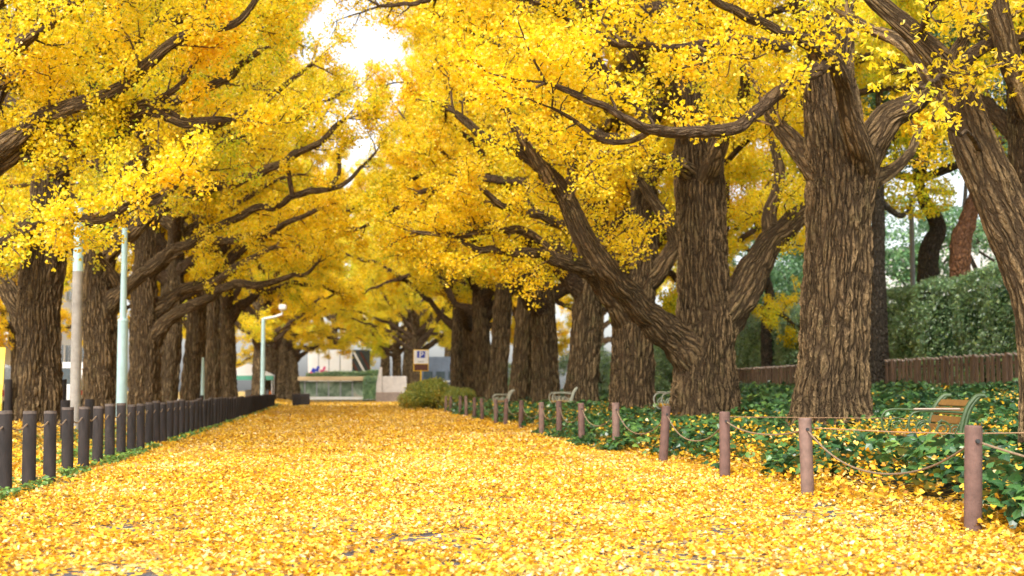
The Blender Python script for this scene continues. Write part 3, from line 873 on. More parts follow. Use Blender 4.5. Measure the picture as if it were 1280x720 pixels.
hr = empty('hedge', (18.9, 30, 1.05), 0, 'tall clipped dark green hedge behind the brown fence', 'hedge')
leafy_blob('foliage', hedge_pts, 150000, .135, 'hedge', hr, 5)
MB().box((1.6, 36, 1.6), (2.0, 72, 3.2), bev=.4).build('core', M['pine'], hr)

# ================================================================== EVERGREEN AND BACKGROUND TREES
def blob_tree(name, label, loc, H, Rc, trunk, leafm, barkm, seed, group=None, n=26000, leaf=.2, z0=.35, r0=.2, lumps=22):
    r_ = np.random.default_rng(seed)
    root = empty(name, loc, 0, label, 'tree', group)
    w = Wood(); tp = [Vector(p) for p in trunk]
    trr = [r0*(1-.6*i/(len(tp)-1)) for i in range(len(tp))]
    trunk_tube(w, tp, trr, 32, .12, seed, .25, .4, .08)
    C = []
    for i in range(lumps):
        a = r_.uniform(0, 6.28); t = r_.uniform(0, 1); rad = Rc*math.sin(math.pi*min(1, .25+t*.72))*r_.uniform(.35, .95)
        C.append((tp[-1].x*.6+math.cos(a)*rad, tp[-1].y*.6+math.sin(a)*rad, H*(z0+(1-z0)*t)))
    C = np.array(C)
    for c in C[::2]:
        q = tp[-1] if c[2] > tp[-1].z else tp[-2]
        mid = (np.array(tuple(q))+c)/2+r_.normal(size=3)*.3
        P_, R_ = catmull([tuple(q), tuple(mid), tuple(c)], [r0*.4, r0*.25, .02], .3)
        w.tube(P_, R_, 6)
    w.build('trunk', M[barkm], root)
    ci = r_.integers(0, lumps, n); rr = r_.uniform(.5, 1, n)**.5*Rc*r_.uniform(.26, .42, lumps)[ci]
    d = r_.normal(size=(n, 3)); d /= np.linalg.norm(d, axis=1)[:, None]
    P = C[ci]+d*rr[:, None]*np.array([1, 1, .6])
    leaves_mesh('crown', P, leaf, OVAL, M[leafm], r_, 'random', .8, np.clip(r_.normal(.5, .2, n), 0, 1), root, normals=d)
    return root
def tl(*pts): return pts
def px_trunk(loc, lst):
    b = Vector(loc); return [at(a, b_, c)-b for a, b_, c in lst]
eg = 'evergreen trees behind the hedge'
# leaning grey trunk and orange-barked trunk above the hedge, grey trunk beside the wide ginkgo
def simple_wood_tree(name, label, lst, rad, H, Rc, leafm, barkm, seed, lumps=18, n=20000, leaf=.2, z0=.5):
    p0 = at(*lst[0]); loc = (p0.x, p0.y, 1.05)
    tr = [Vector((0, 0, -.3))] + [at(*q)-Vector(loc) for q in lst]
    return blob_tree(name, label, loc, H, Rc, tr, leafm, barkm, seed, None, n, leaf, z0, rad, lumps)
simple_wood_tree('evergreen_tree', 'leaning grey trunk rising above the hedge left of the orange-barked one', [(1160, 330, 48), (1172, 285, 48), (1155, 250, 48), (1148, 225, 48)], .42, 13, 4.5, 'pine', 'bark_grey', 31, z0=.62)
simple_wood_tree('evergreen_tree', 'orange-barked trunk rising above the hedge beside the leaning ginkgo', [(1200, 320, 46), (1208, 280, 46), (1222, 240, 46), (1240, 190, 46)], .42, 13, 4.5, 'pine', 'bark_orange', 32, z0=.6)
simple_wood_tree('ginkgo_tree', 'slim grey trunk just right of the wide ginkgo above the hedge', [(1097, 375, 45), (1097, 320, 45), (1098, 250, 45), (1099, 180, 45)], .36, 14, 4.6, 'gold_green', 'bark_grey', 33, z0=.42, n=40000, leaf=.13)
simple_wood_tree('ginkgo_tree', 'small golden tree seen over the hedge between two wide trunks', [(958, 400, 64), (962, 370, 64), (958, 345, 64), (955, 320, 64)], .30, 13, 5, 'gold', 'bark_grey', 34, z0=.52, n=40000, leaf=.14)
k = 0
for (x, y, H, Rc) in ((29, 44, 11, 4.2), (33, 54, 14, 5), (32, 72, 13, 5), (27, 83, 12, 4.5), (25, 96, 12, 4.5), (36, 40, 13, 4.5), (40, 62, 15, 5.5), (24, 74, 8, 4)):
    blob_tree('evergreen_tree', 'dark green evergreen tree in the dense group behind the hedge', (x, y, 1.05), H, Rc,
              [Vector((0, 0, -.3)), Vector((.1, .1, H*.3)), Vector((-.2, .1, H*.6)), Vector((0, 0, H*.85))], 'pine', 'bark_grey', 50+k, eg, 20000, .22, .22, .25)
    k += 1
# mid-height shrubs between path bed and trees farther down the right side
for (x, y, H, Rc) in ((13.5, 62, 2.2, 1.6), (12.5, 72, 2.4, 1.9), (14, 84, 3, 2.2), (11.5, 96, 2.5, 2)):
    blob_tree('shrub', 'round green shrub far down the right bank behind the ginkgo row', (x, y, float(gz(x))), H, Rc,
              [Vector((0, 0, -.1)), Vector((.02, 0, .4)), Vector((0, .02, .9))], 'hedge', 'bark_grey', 80+k, 'shrubs on the right bank', 9000, .13, .2, .05); k += 1
# bush at the far right end of the path
p = at(545, 505, 76)
blob_tree('bush', 'broad olive green bush below the parking sign', (p.x, 76, 0), 1.35, 1.9, [Vector((0, 0, -.1)), Vector((.02, 0, .3)), Vector((0, .02, .7))], 'bush', 'bark_grey', 91, None, 22000, .11, .25, .05, 26)

# ================================================================== GINKGO AVENUE
for v, kw in enumerate((dict(), dict(H=18.5, r0=.50), dict(H=20.5, Rc=7.4), dict(H=20, z0=5.2))):
    GINK[v] = [generic_ginkgo(100+v, **kw), False]
gR = 'ginkgo trees lining the right side of the path'; gL = 'ginkgo trees lining the left side of the path'
rg = random.Random(11)
# right row beyond the hero trees
for i, y in enumerate((43.6, 52, 60.5, 69, 77.5, 86, 95)):
    lab = ['straight ginkgo trunk left of the pale iron bench, fourth wide trunk from the right', 'ginkgo trunk fifth from the right in the right row', 'ginkgo trunk sixth from the right in the right row'][i] if i < 3 else 'ginkgo in the overlapping cluster of trunks at the far end of the right row'
    place_ginkgo(i % 4, 7.0+rg.uniform(-.2, .2), y, rg.uniform(0, 6.28), (rg.uniform(1.0, 1.1), (rg.uniform(.95, 1.08) if y < 60 else 1.24)), lab, gR)
for i, y in enumerate((138, 150, 162)):
    place_ginkgo((1, 3, 0)[i], 6.0-i*.5, y, rg.uniform(0, 6.28), (1.15, 1.15), 'greenish yellow ginkgo beyond the parking sign across the street', 'ginkgo trees across the far street', 'gold_green')
for i, y in enumerate((56.4, 64.8, 73, 82)):
    lab = 'ginkgo trunk in the overlapping cluster of the left row before the lamp post'
    place_ginkgo((i+1) % 4, -7.0+rg.uniform(-.15, .15), y, rg.uniform(0, 6.28), (rg.uniform(1.0, 1.06), (rg.uniform(.95, 1.05) if y < 60 else 1.24)), lab, gL)
for i, y in enumerate((108, 118, 129, 140, 152)):
    place_ginkgo((0, 1, 3, 2, 0)[i], -6.9+(.25*i), y, rg.uniform(0, 6.28), (1.1, 1.02), 'distant golden ginkgo beyond the lamp post on the left', 'distant ginkgo trees on the left')
# outer rows
for i, (x, y) in enumerate(((-24, 46), (-23.5, 60), (-24, 75), (-24, 92), (-25, 112))):
    place_ginkgo(i % 4, x, y, rg.uniform(0, 6.28), (1.05, 1.0), 'golden ginkgo across the street behind the left trunks', 'ginkgo trees across the left street')
for i, (x, y) in enumerate(((15.4, 31.0), (14.5, on_row(884, 14.5)), (14.8, 92))):
    place_ginkgo((i+1) % 4, x, y, rg.uniform(0, 6.28), (.8, 1.2 if i == 0 else .95), 'golden ginkgo in the outer row near the brown fence', 'outer row of ginkgos on the right', 'gold_green' if i % 2 == 0 else None)
# closing rows at the end of the avenue
for i, (x, y) in enumerate(((-2, 180), (4, 184), (-8, 182), (12, 180), (20, 172), (-18, 176), (28, 165))):
    place_ginkgo(i % 4, x, y, rg.uniform(0, 6.28), (1.3, 1.5), 'ginkgo closing the view behind the far white building', 'ginkgos closing the far view')

# ---- hero trees, right side
def ground_pt(px, X):
    y = on_row(px, X); return Vector((X, y, float(gz(X))-.05))
def P3(lst): return [at(a, b, c) for a, b, c in lst]
# B: two-stemmed trunk
bB = ground_pt(880, 7.0); yB = bB.y
w_ = lambda px: px*yB/F/2
Bt = [bB-Vector((0, 0, .3)), at(881, 500, yB), at(880, 450, yB), at(882, 400, yB), at(878, 330, yB), at(876, 250, yB), at(874, 180, yB), at(872, 90, yB), at(870, -40, yB), at(868, -260, yB), at(868, -480, yB)]
Br = [w_(82), w_(80), w_(76), w_(78), w_(66), w_(64), w_(62), w_(50), w_(36), w_(20), .04]
limbsB = []
pts, rad = PX([(884, 478, yB, 64), (866, 446, yB-.1, 58), (838, 414, yB-.3, 46), (800, 382, yB-.8, 36), (757, 335, yB-1.4, 32), (728, 288, yB-1.8, 29), (705, 245, yB-2.0, 25), (668, 212, yB-2.2, 18), (620, 178, yB-2.4, 14), (568, 141, yB-2.4, 9)])
limbsB.append((pts, rad, .45, (.8, 1.7), .42))
pts, rad = PX([(706, 250, yB-2.0, 20), (716, 215, yB-2.0, 16), (708, 185, yB-2.1, 13), (692, 140, yB-2.2, 9), (680, 100, yB-2.2, 6)])
limbsB.append((pts, rad, .35, (.7, 1.5), .3))
pts, rad = PX([(690, 232, yB-2.1, 20), (662, 190, yB-2.4, 14), (642, 150, yB-2.6, 10), (622, 120, yB-2.8, 6)])
limbsB.append((pts, rad, .35, (.7, 1.5), .3))
pts, rad = PX([(876, 455, yB, 60), (896, 408, yB+.05, 62), (926, 362, yB+.2, 50), (958, 310, yB+.4, 36), (985, 280, yB+.4, 30), (1010, 262, yB+.3, 24), (1050, 240, yB+.3, 16)])
limbsB.append((pts, rad, .6, (.7, 1.4), .6))
pts, rad = PX([(965, 300, yB+.4, 26), (962, 262, yB+.5, 20), (975, 215, yB+.6, 15), (965, 170, yB+.6, 10)])
limbsB.append((pts, rad, .4, (.6, 1.4), .3))
pts, rad = PX([(876, 240, yB, 30), (905, 170, yB-1.2, 20), (930, 110, yB-2.4, 15), (925, 60, yB-3.2, 11), (905, 10, yB-4, 7)])
limbsB.append((pts, rad, .4, (.8, 1.6), .3))
pts, rad = PX([(872, 190, yB, 28), (835, 120, yB-.8, 20), (800, 60, yB-1.5, 15), (760, -10, yB-2, 9)])
limbsB.append((pts, rad, .4, (.8, 1.6), .3))
pts, rad = PX([(872, 215, yB, 26), (830, 205, yB-1, 17), (780, 190, yB-2, 12), (735, 205, yB-2.8, 8)])
limbsB.append((pts, rad, .4, (.8, 1.5), .3))
hero('ginkgo_tree', tuple(bB), 1, Bt, Br, limbsB, 'wide two-stemmed ginkgo whose long limb arches left over the path', gR, 201, autol=(22, 8, 17, 7.4), leafm='gold', dens=62)

# A: the widest trunk
bA = ground_pt(1040, 7.0); yA = bA.y
wa = lambda px: px*yA/F/2*.95
At = [bA-Vector((0, 0, .3)), at(1037, 520, yA), at(1040, 450, yA), at(1044, 380, yA), at(1048, 300, yA), at(1050, 230, yA), at(1040, 150, yA), at(1035, 90, yA), at(1042, 30, yA), at(1045, -60, yA), at(1050, -300, yA), at(1050, -700, yA)]
Ar = [wa(104), wa(100), wa(92), wa(88), wa(87), wa(90), wa(84), wa(72), wa(60), wa(46), wa(26), .04]
limbsA = []
pts, rad = PX([(1062, 275, yA, 56), (1075, 235, yA-.1, 48), (1078, 190, yA-.5, 36), (1062, 140, yA-.9, 27), (1050, 95, yA-1.3, 23), (1030, 62, yA-1.6, 20), (1000, 42, yA-1.9, 17), (955, 22, yA-2.3, 14), (905, 5, yA-2.6, 11), (860, -20, yA-2.8, 8)])
limbsA.append((pts, rad, .5, (.6, 1.3), .6))
pts, rad = PX([(1040, 75, yA-1.4, 22), (1012, 92, yA-1.7, 21), (985, 103, yA-2.0, 19), (950, 130, yA-2.3, 18), (915, 156, yA-2.6, 17), (870, 165, yA-2.9, 16), (825, 162, yA-3.2, 15), (780, 148, yA-3.5, 12), (735, 125, yA-3.7, 10), (682, 103, yA-3.9, 6)])
limbsA.append((pts, rad, .60, (.5, 1.1), .22))
pts, rad = PX([(815, 162, yA-3.2, 10), (790, 173, yA-3.2, 8), (755, 170, yA-3.3, 7), (722, 150, yA-3.5, 6), (690, 135, yA-3.6, 4)])
limbsA.append((pts, rad, .4, (.5, 1.0), .4))
pts, rad = PX([(1050, 270, yA, 70), (1066, 225, yA, 62), (1085, 175, yA-.2, 46), (1112, 140, yA-.4, 40), (1145, 118, yA-.6, 30), (1180, 80, yA-.8, 24), (1215, 30, yA-1, 16), (1240, -40, yA-1, 10)])
limbsA.append((pts, rad, .7, (.6, 1.3), .6))
pts, rad = PX([(1085, 230, yA, 24), (1115, 208, yA+.3, 17), (1135, 185, yA+.6, 13), (1150, 163, yA+.9, 9)])
limbsA.append((pts, rad, .5, (.5, 1.0), .6))
pts, rad = PX([(1035, 235, yA, 40), (1008, 195, yA+.2, 34), (985, 160, yA+.6, 24), (965, 140, yA+1.2, 20), (945, 95, yA+1.6, 14), (920, 60, yA+2, 9)])
limbsA.append((pts, rad, .4, (.7, 1.5), .35))
pts, rad = PX([(1040, 90, yA, 36), (1015, 45, yA-.4, 26), (995, 5, yA-.8, 20), (960, -60, yA-1.2, 12)])
limbsA.append((pts, rad, .4, (.8, 1.6), .4))
pts, rad = PX([(985, 60, yA-.8, 16), (925, 45, yA-1.2, 14), (860, 52, yA-1.6, 12), (790, 55, yA-2, 11), (735, 45, yA-2.4, 9), (690, 18, yA-2.6, 7), (640, -10, yA-2.8, 5)])
limbsA.append((pts, rad, .34, (.7, 1.5), .15))
hero('ginkgo_tree', tuple(bA), 1, At, Ar, limbsA, 'widest ginkgo trunk right of centre standing in ivy', gR, 202, autol=(16, 8.3, 13.5, 6.0), dens=62, leaf=.078)

# R: leaning tree at the right frame edge
bR = at(1302, 570, 13.2); bR.z = float(gz(bR.x))-.05; yR = bR.y
Rt = [bR-Vector((0, 0, .3)), at(1306, 520, yR), at(1300, 440, yR), at(1290, 370, yR), at(1268, 300, yR), at(1240, 230, yR), at(1214, 170, yR), at(1190, 100, yR), at(1150, 50, yR), at(1090, -4, yR), at(1040, -60, yR), at(990, -140, yR), at(960, -240, yR)]
wr = lambda px: px*yR/F/2*.80
Rr = [wr(80), wr(76), wr(68), wr(68), wr(74), wr(78), wr(70), wr(54), wr(38), wr(28), wr(22), wr(14), .02]
limbsR = []
pts, rad = PX([(1214, 150, yR, 40), (1175, 105, yR+.5, 34), (1140, 72, yR+.9, 24), (1100, 45, yR+1.2, 17), (1060, 20, yR+1.5, 12)])
limbsR.append((pts, rad, .8, (.4, .8), .5))
pts, rad = PX([(1190, 100, yR, 22), (1215, 68, yR-.1, 20), (1245, 52, yR-.2, 17), (1270, 50, yR-.3, 14), (1310, 30, yR-.4, 10)])
limbsR.append((pts, rad, .6, (.4, .8), .4))
pts, rad = PX([(1330, 330, yR, 40), (1320, 220, yR-.2, 38), (1293, 130, yR-.3, 36), (1268, 70, yR-.4, 34), (1250, 20, yR-.5, 32), (1238, -40, yR-.6, 26), (1215, -120, yR-.8, 16)])
limbsR.append((pts, rad, .34, (.5, 1.2), .42))
pts, rad = PX([(1190, 95, yR, 9), (1165, 105, yR-1.2, 6), (1140, 112, yR-2.0, 4.5), (1118, 92, yR-2.6, 3)])
limbsR.append((pts, rad, .9, (.15, .25), .7))
pts, rad = PX([(1228, 190, yR, 9), (1205, 165, yR-1.0, 6), (1185, 160, yR-1.6, 4), (1165, 150, yR-2.2, 3)])
limbsR.append((pts, rad, .9, (.12, .2), .7))
pts, rad = PX([(1150, 40, yR, 12), (1175, 5, yR-1.0, 9), (1210, -20, yR-1.8, 6), (1250, -40, yR-2.2, 4)])
limbsR.append((pts, rad, .3, (.5, 1.0), .2))
hero('ginkgo_tree', tuple(bR), 1, Rt, Rr, limbsR, 'leaning ginkgo trunk cut by the right frame edge', gR, 203, dens=50, leaf=.082, tmpl=FANN, ring=130, step=.03, flare=.25)

# C: grey straight trunk between, limb going left
bC = ground_pt(792, 7.0); yC = bC.y
wc = lambda px: px*yC/F/2*.92
Ct = [bC-Vector((0, 0, .3)), at(792, 500, yC), at(792, 440, yC), at(793, 380, yC), at(798, 330, yC), at(805, 270, yC), at(806, 180, yC), at(805, 60, yC), at(804, -100, yC), at(804, -220, yC)]
Cr = [wc(64), wc(60), wc(58), wc(60), wc(50), wc(38), wc(30), wc(22), wc(12), .04]
limbsC = []
pts, rad = PX([(786, 410, yC, 40), (765, 370, yC-.5, 28), (738, 340, yC-1, 22), (705, 330, yC-1.6, 18), (665, 315, yC-2.2, 14), (620, 318, yC-2.6, 10), (575, 300, yC-2.8, 7)])
limbsC.append((pts, rad, .5, (.9, 1.7), .45))
pts, rad = PX([(700, 328, yC-1.6, 14), (670, 300, yC-2, 12), (630, 290, yC-2.4, 10), (580, 298, yC-2.8, 7), (520, 290, yC-3, 5)])
limbsC.append((pts, rad, .45, (.8, 1.6), .3))
pts, rad = PX([(800, 360, yC, 30), (826, 330, yC-.3, 26), (845, 300, yC-.6, 22), (820, 260, yC-.8, 16), (800, 225, yC-1, 11)])
limbsC.append((pts, rad, .5, (.7, 1.4), .5))
pts, rad = PX([(790, 350, yC, 30), (755, 310, yC-.8, 20), (700, 280, yC-1.6, 15), (640, 262, yC-2.6, 10), (590, 230, yC-3.2, 6)])
limbsC.append((pts, rad, .45, (.9, 1.7), .3))
hero('ginkgo_tree', tuple(bC), 1, Ct, Cr, limbsC, 'straight ginkgo trunk third from the right, behind the pale iron bench', gR, 204, autol=(26, 6.5, 17, 7.4), dens=52, ring=110, step=.05, leaf=.085, tmpl=FAN4, leafm='gold')
# D is the first generic tree at 43.6 m

# ---- hero trees, left side
bL1 = ground_pt(48, -7.0); y1 = bL1.y
T1 = [bL1-Vector((0, 0, .3)), at(48, 500, y1), at(49, 440, y1), at(50, 380, y1), at(54, 320, y1), at(62, 270, y1), at(62, 180, y1), at(62, 60, y1), at(62, -200, y1), at(62, -420, y1)]
w1 = lambda px: px*y1/F/2*.87
R1 = [w1(66), w1(63), w1(58), w1(58), w1(64), w1(58), w1(44), w1(30), w1(16), .04]
limbs1 = []
pts, rad = PX([(45, 420, y1, 34), (22, 390, y1+.2, 26), (8, 360, y1+.3, 22), (-15, 330, y1+.4, 16), (-60, 300, y1+.5, 9)])
limbs1.append((pts, rad, .5, (.7, 1.5), .5))
pts, rad = PX([(60, 300, y1, 34), (100, 278, y1-.8, 22), (150, 262, y1-1.6, 16), (200, 244, y1-2.4, 10), (240, 215, y1-3, 6)])
limbs1.append((pts, rad, .4, (.7, 1.5), .3))
pts, rad = PX([(60, 290, y1, 30), (30, 290, y1-.8, 20), (0, 318, y1-1.4, 15), (-40, 330, y1-2, 9)])
limbs1.append((pts, rad, .45, (.6, 1.3), .3))
pts, rad = PX([(62, 220, y1, 34), (120, 170, y1-1, 24), (190, 130, y1-2, 17), (260, 110, y1-3, 12), (330, 60, y1-3.5, 7)])
limbs1.append((pts, rad, .42, (.8, 1.7), .25))
hero('ginkgo_tree', tuple(bL1), 1, T1, R1, limbs1, 'leftmost visible ginkgo trunk, left of the grey pole', gL, 211, autol=(20, 6.2, 14, 6.0), dens=56, ring=120, step=.045, leaf=.08, leafm='gold_green')

bL2 = ground_pt(126, -7.0); y2 = bL2.y
T2 = [bL2-Vector((0, 0, .3)), at(126, 500, y2), at(126, 440, y2), at(124, 390, y2), at(122, 350, y2), at(130, 300, y2), at(132, 220, y2), at(132, 100, y2), at(132, -60, y2), at(132, -190, y2)]
w2 = lambda px: px*y2/F/2*.87
R2 = [w2(50), w2(46), w2(44), w2(46), w2(42), w2(40), w2(30), w2(20), w2(11), .04]
limbs2 = []
pts, rad = PX([(132, 385, y2, 34), (152, 362, y2-.4, 20), (178, 342, y2-.8, 15), (205, 322, y2-1.3, 13), (255, 293, y2-2.0, 11), (310, 268, y2-2.7, 9.5), (370, 246, y2-3.4, 9), (415, 236, y2-4.0, 7), (445, 215, y2-4.3, 5), (470, 190, y2-4.5, 3)])
limbs2.append((pts, rad, .75, (.5, 1.0), .3))
pts, rad = PX([(366, 246, y2-3.4, 7), (362, 222, y2-3.4, 6), (360, 195, y2-3.4, 5), (375, 185, y2-3.5, 3)])
limbs2.append((pts, rad, .5, (.3, .6), .5))
pts, rad = PX([(412, 236, y2-4.0, 6), (424, 215, y2-4, 5.5), (423, 190, y2-4, 5), (432, 182, y2-4, 3)])
limbs2.append((pts, rad, .5, (.3, .6), .5))
pts, rad = PX([(130, 320, y2, 26), (175, 280, y2-1.0, 17), (230, 245, y2-2, 14), (300, 222, y2-3, 12), (350, 205, y2-3.5, 10), (400, 175, y2-4, 8), (432, 148, y2-4.4, 5)])
limbs2.append((pts, rad, .42, (.7, 1.4), .25))
pts, rad = PX([(150, 360, y2-.3, 14), (130, 330, y2-.8, 10), (110, 300, y2-1.2, 8), (85, 280, y2-1.5, 5)])
limbs2.append((pts, rad, .5, (.5, 1.0), .3))
pts, rad = PX([(132, 240, y2, 26), (190, 190, y2-1.4, 18), (260, 160, y2-2.6, 13), (330, 130, y2-3.4, 9), (390, 80, y2-4, 5)])
limbs2.append((pts, rad, .42, (.8, 1.7), .25))
hero('ginkgo_tree', tuple(bL2), 1, T2, R2, limbs2, 'second ginkgo trunk from the left, long bare limb reaching over the path', gL, 212, autol=(20, 6.5, 14, 6.0), dens=56, ring=110, step=.05, leaf=.085, tmpl=FAN4)

bL3 = ground_pt(181, -7.0); y3 = bL3.y
T3 = [bL3-Vector((0, 0, .3)), at(181, 500, y3), at(182, 440, y3), at(182, 400, y3), at(180, 360, y3), at(182, 300, y3), at(184, 200, y3), at(184, 60, y3), at(184, -60, y3)]
w3 = lambda px: px*y3/F/2*.87
R3 = [w3(46), w3(42), w3(40), w3(42), w3(36), w3(28), w3(20), w3(12), .04]
limbs3 = []
pts, rad = PX([(190, 425, y3, 28), (212, 398, y3-.5, 17), (245, 378, y3-1.2, 13), (290, 358, y3-2.2, 11), (340, 350, y3-3, 8), (380, 343, y3-3.8, 5), (398, 328, y3-4.2, 3)])
limbs3.append((pts, rad, .7, (.5, 1.1), .4))
pts, rad = PX([(188, 395, y3, 26), (220, 370, y3+.4, 15), (265, 352, y3+.6, 12), (310, 325, y3+.6, 9), (345, 308, y3+.6, 5)])
limbs3.append((pts, rad, .6, (.5, 1.2), .35))
pts, rad = PX([(182, 340, y3, 24), (225, 310, y3-1.2, 15), (280, 300, y3-2.4, 11), (340, 290, y3-3.5, 8), (400, 260, y3-4.4, 5)])
limbs3.append((pts, rad, .45, (.8, 1.6), .3))
hero('ginkgo_tree', tuple(bL3), 1, T3, R3, limbs3, 'third ginkgo trunk from the left, right of the pale blue pole', gL, 213, autol=(22, 6, 14, 6.2), dens=50, ring=100, step=.06, leaf=.09, tmpl=FAN4)

# L0: near tree just outside the left edge, its limbs cross the top left
bL0 = at(-95, 520, 24.0); bL0.z = float(gz(bL0.x))-.05; y0 = bL0.y
T0 = [bL0-Vector((0, 0, .3)), at(-95, 500, y0), at(-95, 400, y0), at(-92, 320, y0), at(-85, 250, y0), at(-80, 150, y0), at(-80, 0, y0), at(-80, -300, y0), at(-80, -700, y0)]
w0 = lambda px: px*y0/F/2
R0 = [w0(88), w0(84), w0(78), w0(80), w0(80), w0(56), w0(40), w0(22), .04]
limbs0 = []
pts, rad = PX([(-80, 255, y0, 50), (-40, 215, y0-.4, 34), (0, 184, y0-.8, 27), (40, 160, y0-1.1, 23), (90, 137, y0-1.5, 20), (145, 112, y0-1.9, 17), (178, 88, y0-2.2, 15), (215, 60, y0-2.5, 14), (250, 42, y0-2.8, 12), (290, 25, y0-3.1, 10), (320, -2, y0-3.3, 7), (350, -40, y0-3.5, 4)])
limbs0.append((pts, rad, .32, (.6, 1.3), .25))
pts, rad = PX([(-80, 270, y0, 56), (-35, 222, y0-.3, 40), (5, 192, y0-.5, 34), (55, 165, y0-.8, 28), (110, 152, y0-1.1, 26), (165, 143, y0-1.4, 24), (205, 146, y0-1.6, 18), (245, 147, y0-1.8, 12), (290, 150, y0-2, 6)])
limbs0.append((pts, rad, .34, (.6, 1.3), .28))
pts, rad = PX([(175, 140, y0-1.4, 12), (205, 120, y0-1.6, 9), (228, 100, y0-1.8, 7), (245, 70, y0-2, 4)])
limbs0.append((pts, rad, .3, (.5, 1.0), .2))
pts, rad = PX([(30, 196, y0-.6, 14), (60, 194, y0-.8, 12), (82, 178, y0-1, 9), (120, 165, y0-1.2, 6)])
limbs0.append((pts, rad, .3, (.5, 1.1), .3))
pts, rad = PX([(-85, 340, y0, 40), (-40, 320, y0-.6, 20), (0, 302, y0-1.2, 13), (40, 288, y0-1.8, 11), (95, 276, y0-2.5, 10), (150, 262, y0-3.1, 9), (200, 242, y0-3.6, 5)])
limbs0.append((pts, rad, .24, (.5, 1.2), .35))
pts, rad = PX([(-80, 150, y0, 36), (-20, 90, y0-1, 24), (40, 40, y0-2, 17), (120, -10, y0-3, 11), (190, -40, y0-3.6, 6)])
limbs0.append((pts, rad, .34, (.8, 1.6), .25))
pts, rad = PX([(-60, 60, y0, 26), (0, 60, y0+.8, 18), (15, 90, y0+.9, 12), (8, 110, y0+1, 8), (0, 130, y0+1, 5)])
limbs0.append((pts, rad, .3, (.7, 1.5), .3))
pts, rad = PX([(-75, 120, y0, 30), (30, 90, y0+1, 18), (130, 60, y0+2, 13), (230, 20, y0+3, 9), (310, 30, y0+3.5, 5)])
limbs0.append((pts, rad, .36, (.9, 1.8), .2))
hero('ginkgo_tree', tuple(bL0), 1, T0, R0, limbs0, 'ginkgo outside the left edge whose thick dark limbs cross the top left', gL, 214, autol=(16, 7.0, 13.5, 6.4), dens=72, leaf=.078, ring=110, step=.05)

# ================================================================== POLES AND LAMPS
def pole(name, label, px, y, parts, base_z=.2):
    p = at(px, 500, y); root = empty(name, (p.x, y, float(gz(p.x))), 0, label, 'pole')
    for nm_, z0, z1, r0_, r1_, mm in parts:
        MB().tube([(0, 0, z0), (0, 0, (z0+z1)/2), (0, 0, z1)], [r0_, (r0_+r1_)/2, r1_], 20).build(nm_, M[mm], root, True)
    return root
pole('utility_pole', 'grey pole with pale blue top between the two leftmost trunks', 94, 30.8, [('sleeve', -.2, 3.35, .112, .108, 'pole_grey'), ('shaft', 3.35, 4.8, .105, .095, 'pole_blue')])
pole('utility_pole', 'pale blue pole with thicker lower half between second and third left trunks', 152, 37.5, [('sleeve', -.2, 2.62, .135, .13, 'pole_blue'), ('collar', 2.62, 2.68, .14, .125, 'pole_blue'), ('shaft', 2.68, 5.0, .085, .07, 'pole_blue')])
pole('utility_pole', 'slim tapering pale green pole among the left trunks', 253, 62, [('shaft', -.2, 2.2, .10, .05, 'pole_blue')])
r = pole('street_lamp', 'white street lamp with short arm above the far left fence', 328, 96, [('shaft', -.2, 5.6, .15, .12, 'pole_blue')])
MB().tube([(0, 0, 5.55), (.7, 0, 5.68), (1.2, 0, 5.85)], .09, 10).build('arm', M['white'], r, True)
h = MB().tube([(1.2, 0, 5.8), (1.22, 0, 6.1)], .05, 10); h.box((1.25, 0, 6.32), (.5, .4, .38), bev=.08); h.build('lamp_head', M['white'], r)
r['category'] = 'street lamp'
pl = at(1140, 300, 50)
r = empty('street_lamp', (pl.x, 50, 1.05), 0, 'slim grey street lamp with a flat head above the hedge', 'street lamp')
topz = at(1140, 245, 50).z-1.05
MB().tube([(0, 0, 0), (0, 0, topz+.05)], [.10, .085], 14).build('shaft', M['grey_metal'], r, True)
h = MB(); h.tube([(0, 0, topz), (.4, 0, topz+.12)], .04, 8); h.box((.95, 0, topz+.18), (1.3, .5, .14), ry=.06, bev=.05)
h.build('lamp_head', M['white'], r)

# ================================================================== PARKING SIGN
p = at(526, 500, 79); r = empty('parking_sign', (p.x, 79, 0), 0, 'blue P parking sign on yellow frame and pole above the bush', 'sign')
s_ = 79/F
zt = at(526, 437, 79).z; zb = at(526, 464, 79).z; wd = 19*s_
MB().tube([(0, 0, 0), (0, 0, zb+.1)], .045, 12).build('pole', M['sign_yellow'], r, True)
MB().box((0, 0, (zt+zb)/2), (wd, .06, zt-zb), bev=.015).build('frame', M['sign_yellow'], r)
zm = zb+(zt-zb)*.34
bd = MB().box((0, -.036, (zt+zm)/2-.01), (wd-.06, .012, zt-zm-.05)).build('board', M['white'], r)
MB().box((0, -.036, (zb+zm)/2+.01), (wd-.09, .012, zm-zb-.07)).build('lower_board', M['sign_dark'], r)
pz = zt-.06-.19; 
MB().box((0, -.046, pz-.02), (.44, .008, .36)).build('blue_panel', M['sign_blue'], bd)
lt = MB(); lc = (0, pz-.02)
a_ = []; n_ = 14
outer = [(-.09, .15)] + [(.03+.10*math.sin(math.pi*k/n_), .055+.095*math.cos(math.pi*k/n_)) for k in range(n_+1)]
inner = [(-.02, .10)] + [(.03+.045*math.sin(math.pi*k/n_), .055+.045*math.cos(math.pi*k/n_)) for k in range(n_+1)] + [(-.02, .01)]
lt.box((-.055, -.054, lc[1]), (.07, .006, .31))
pol = outer[1:]
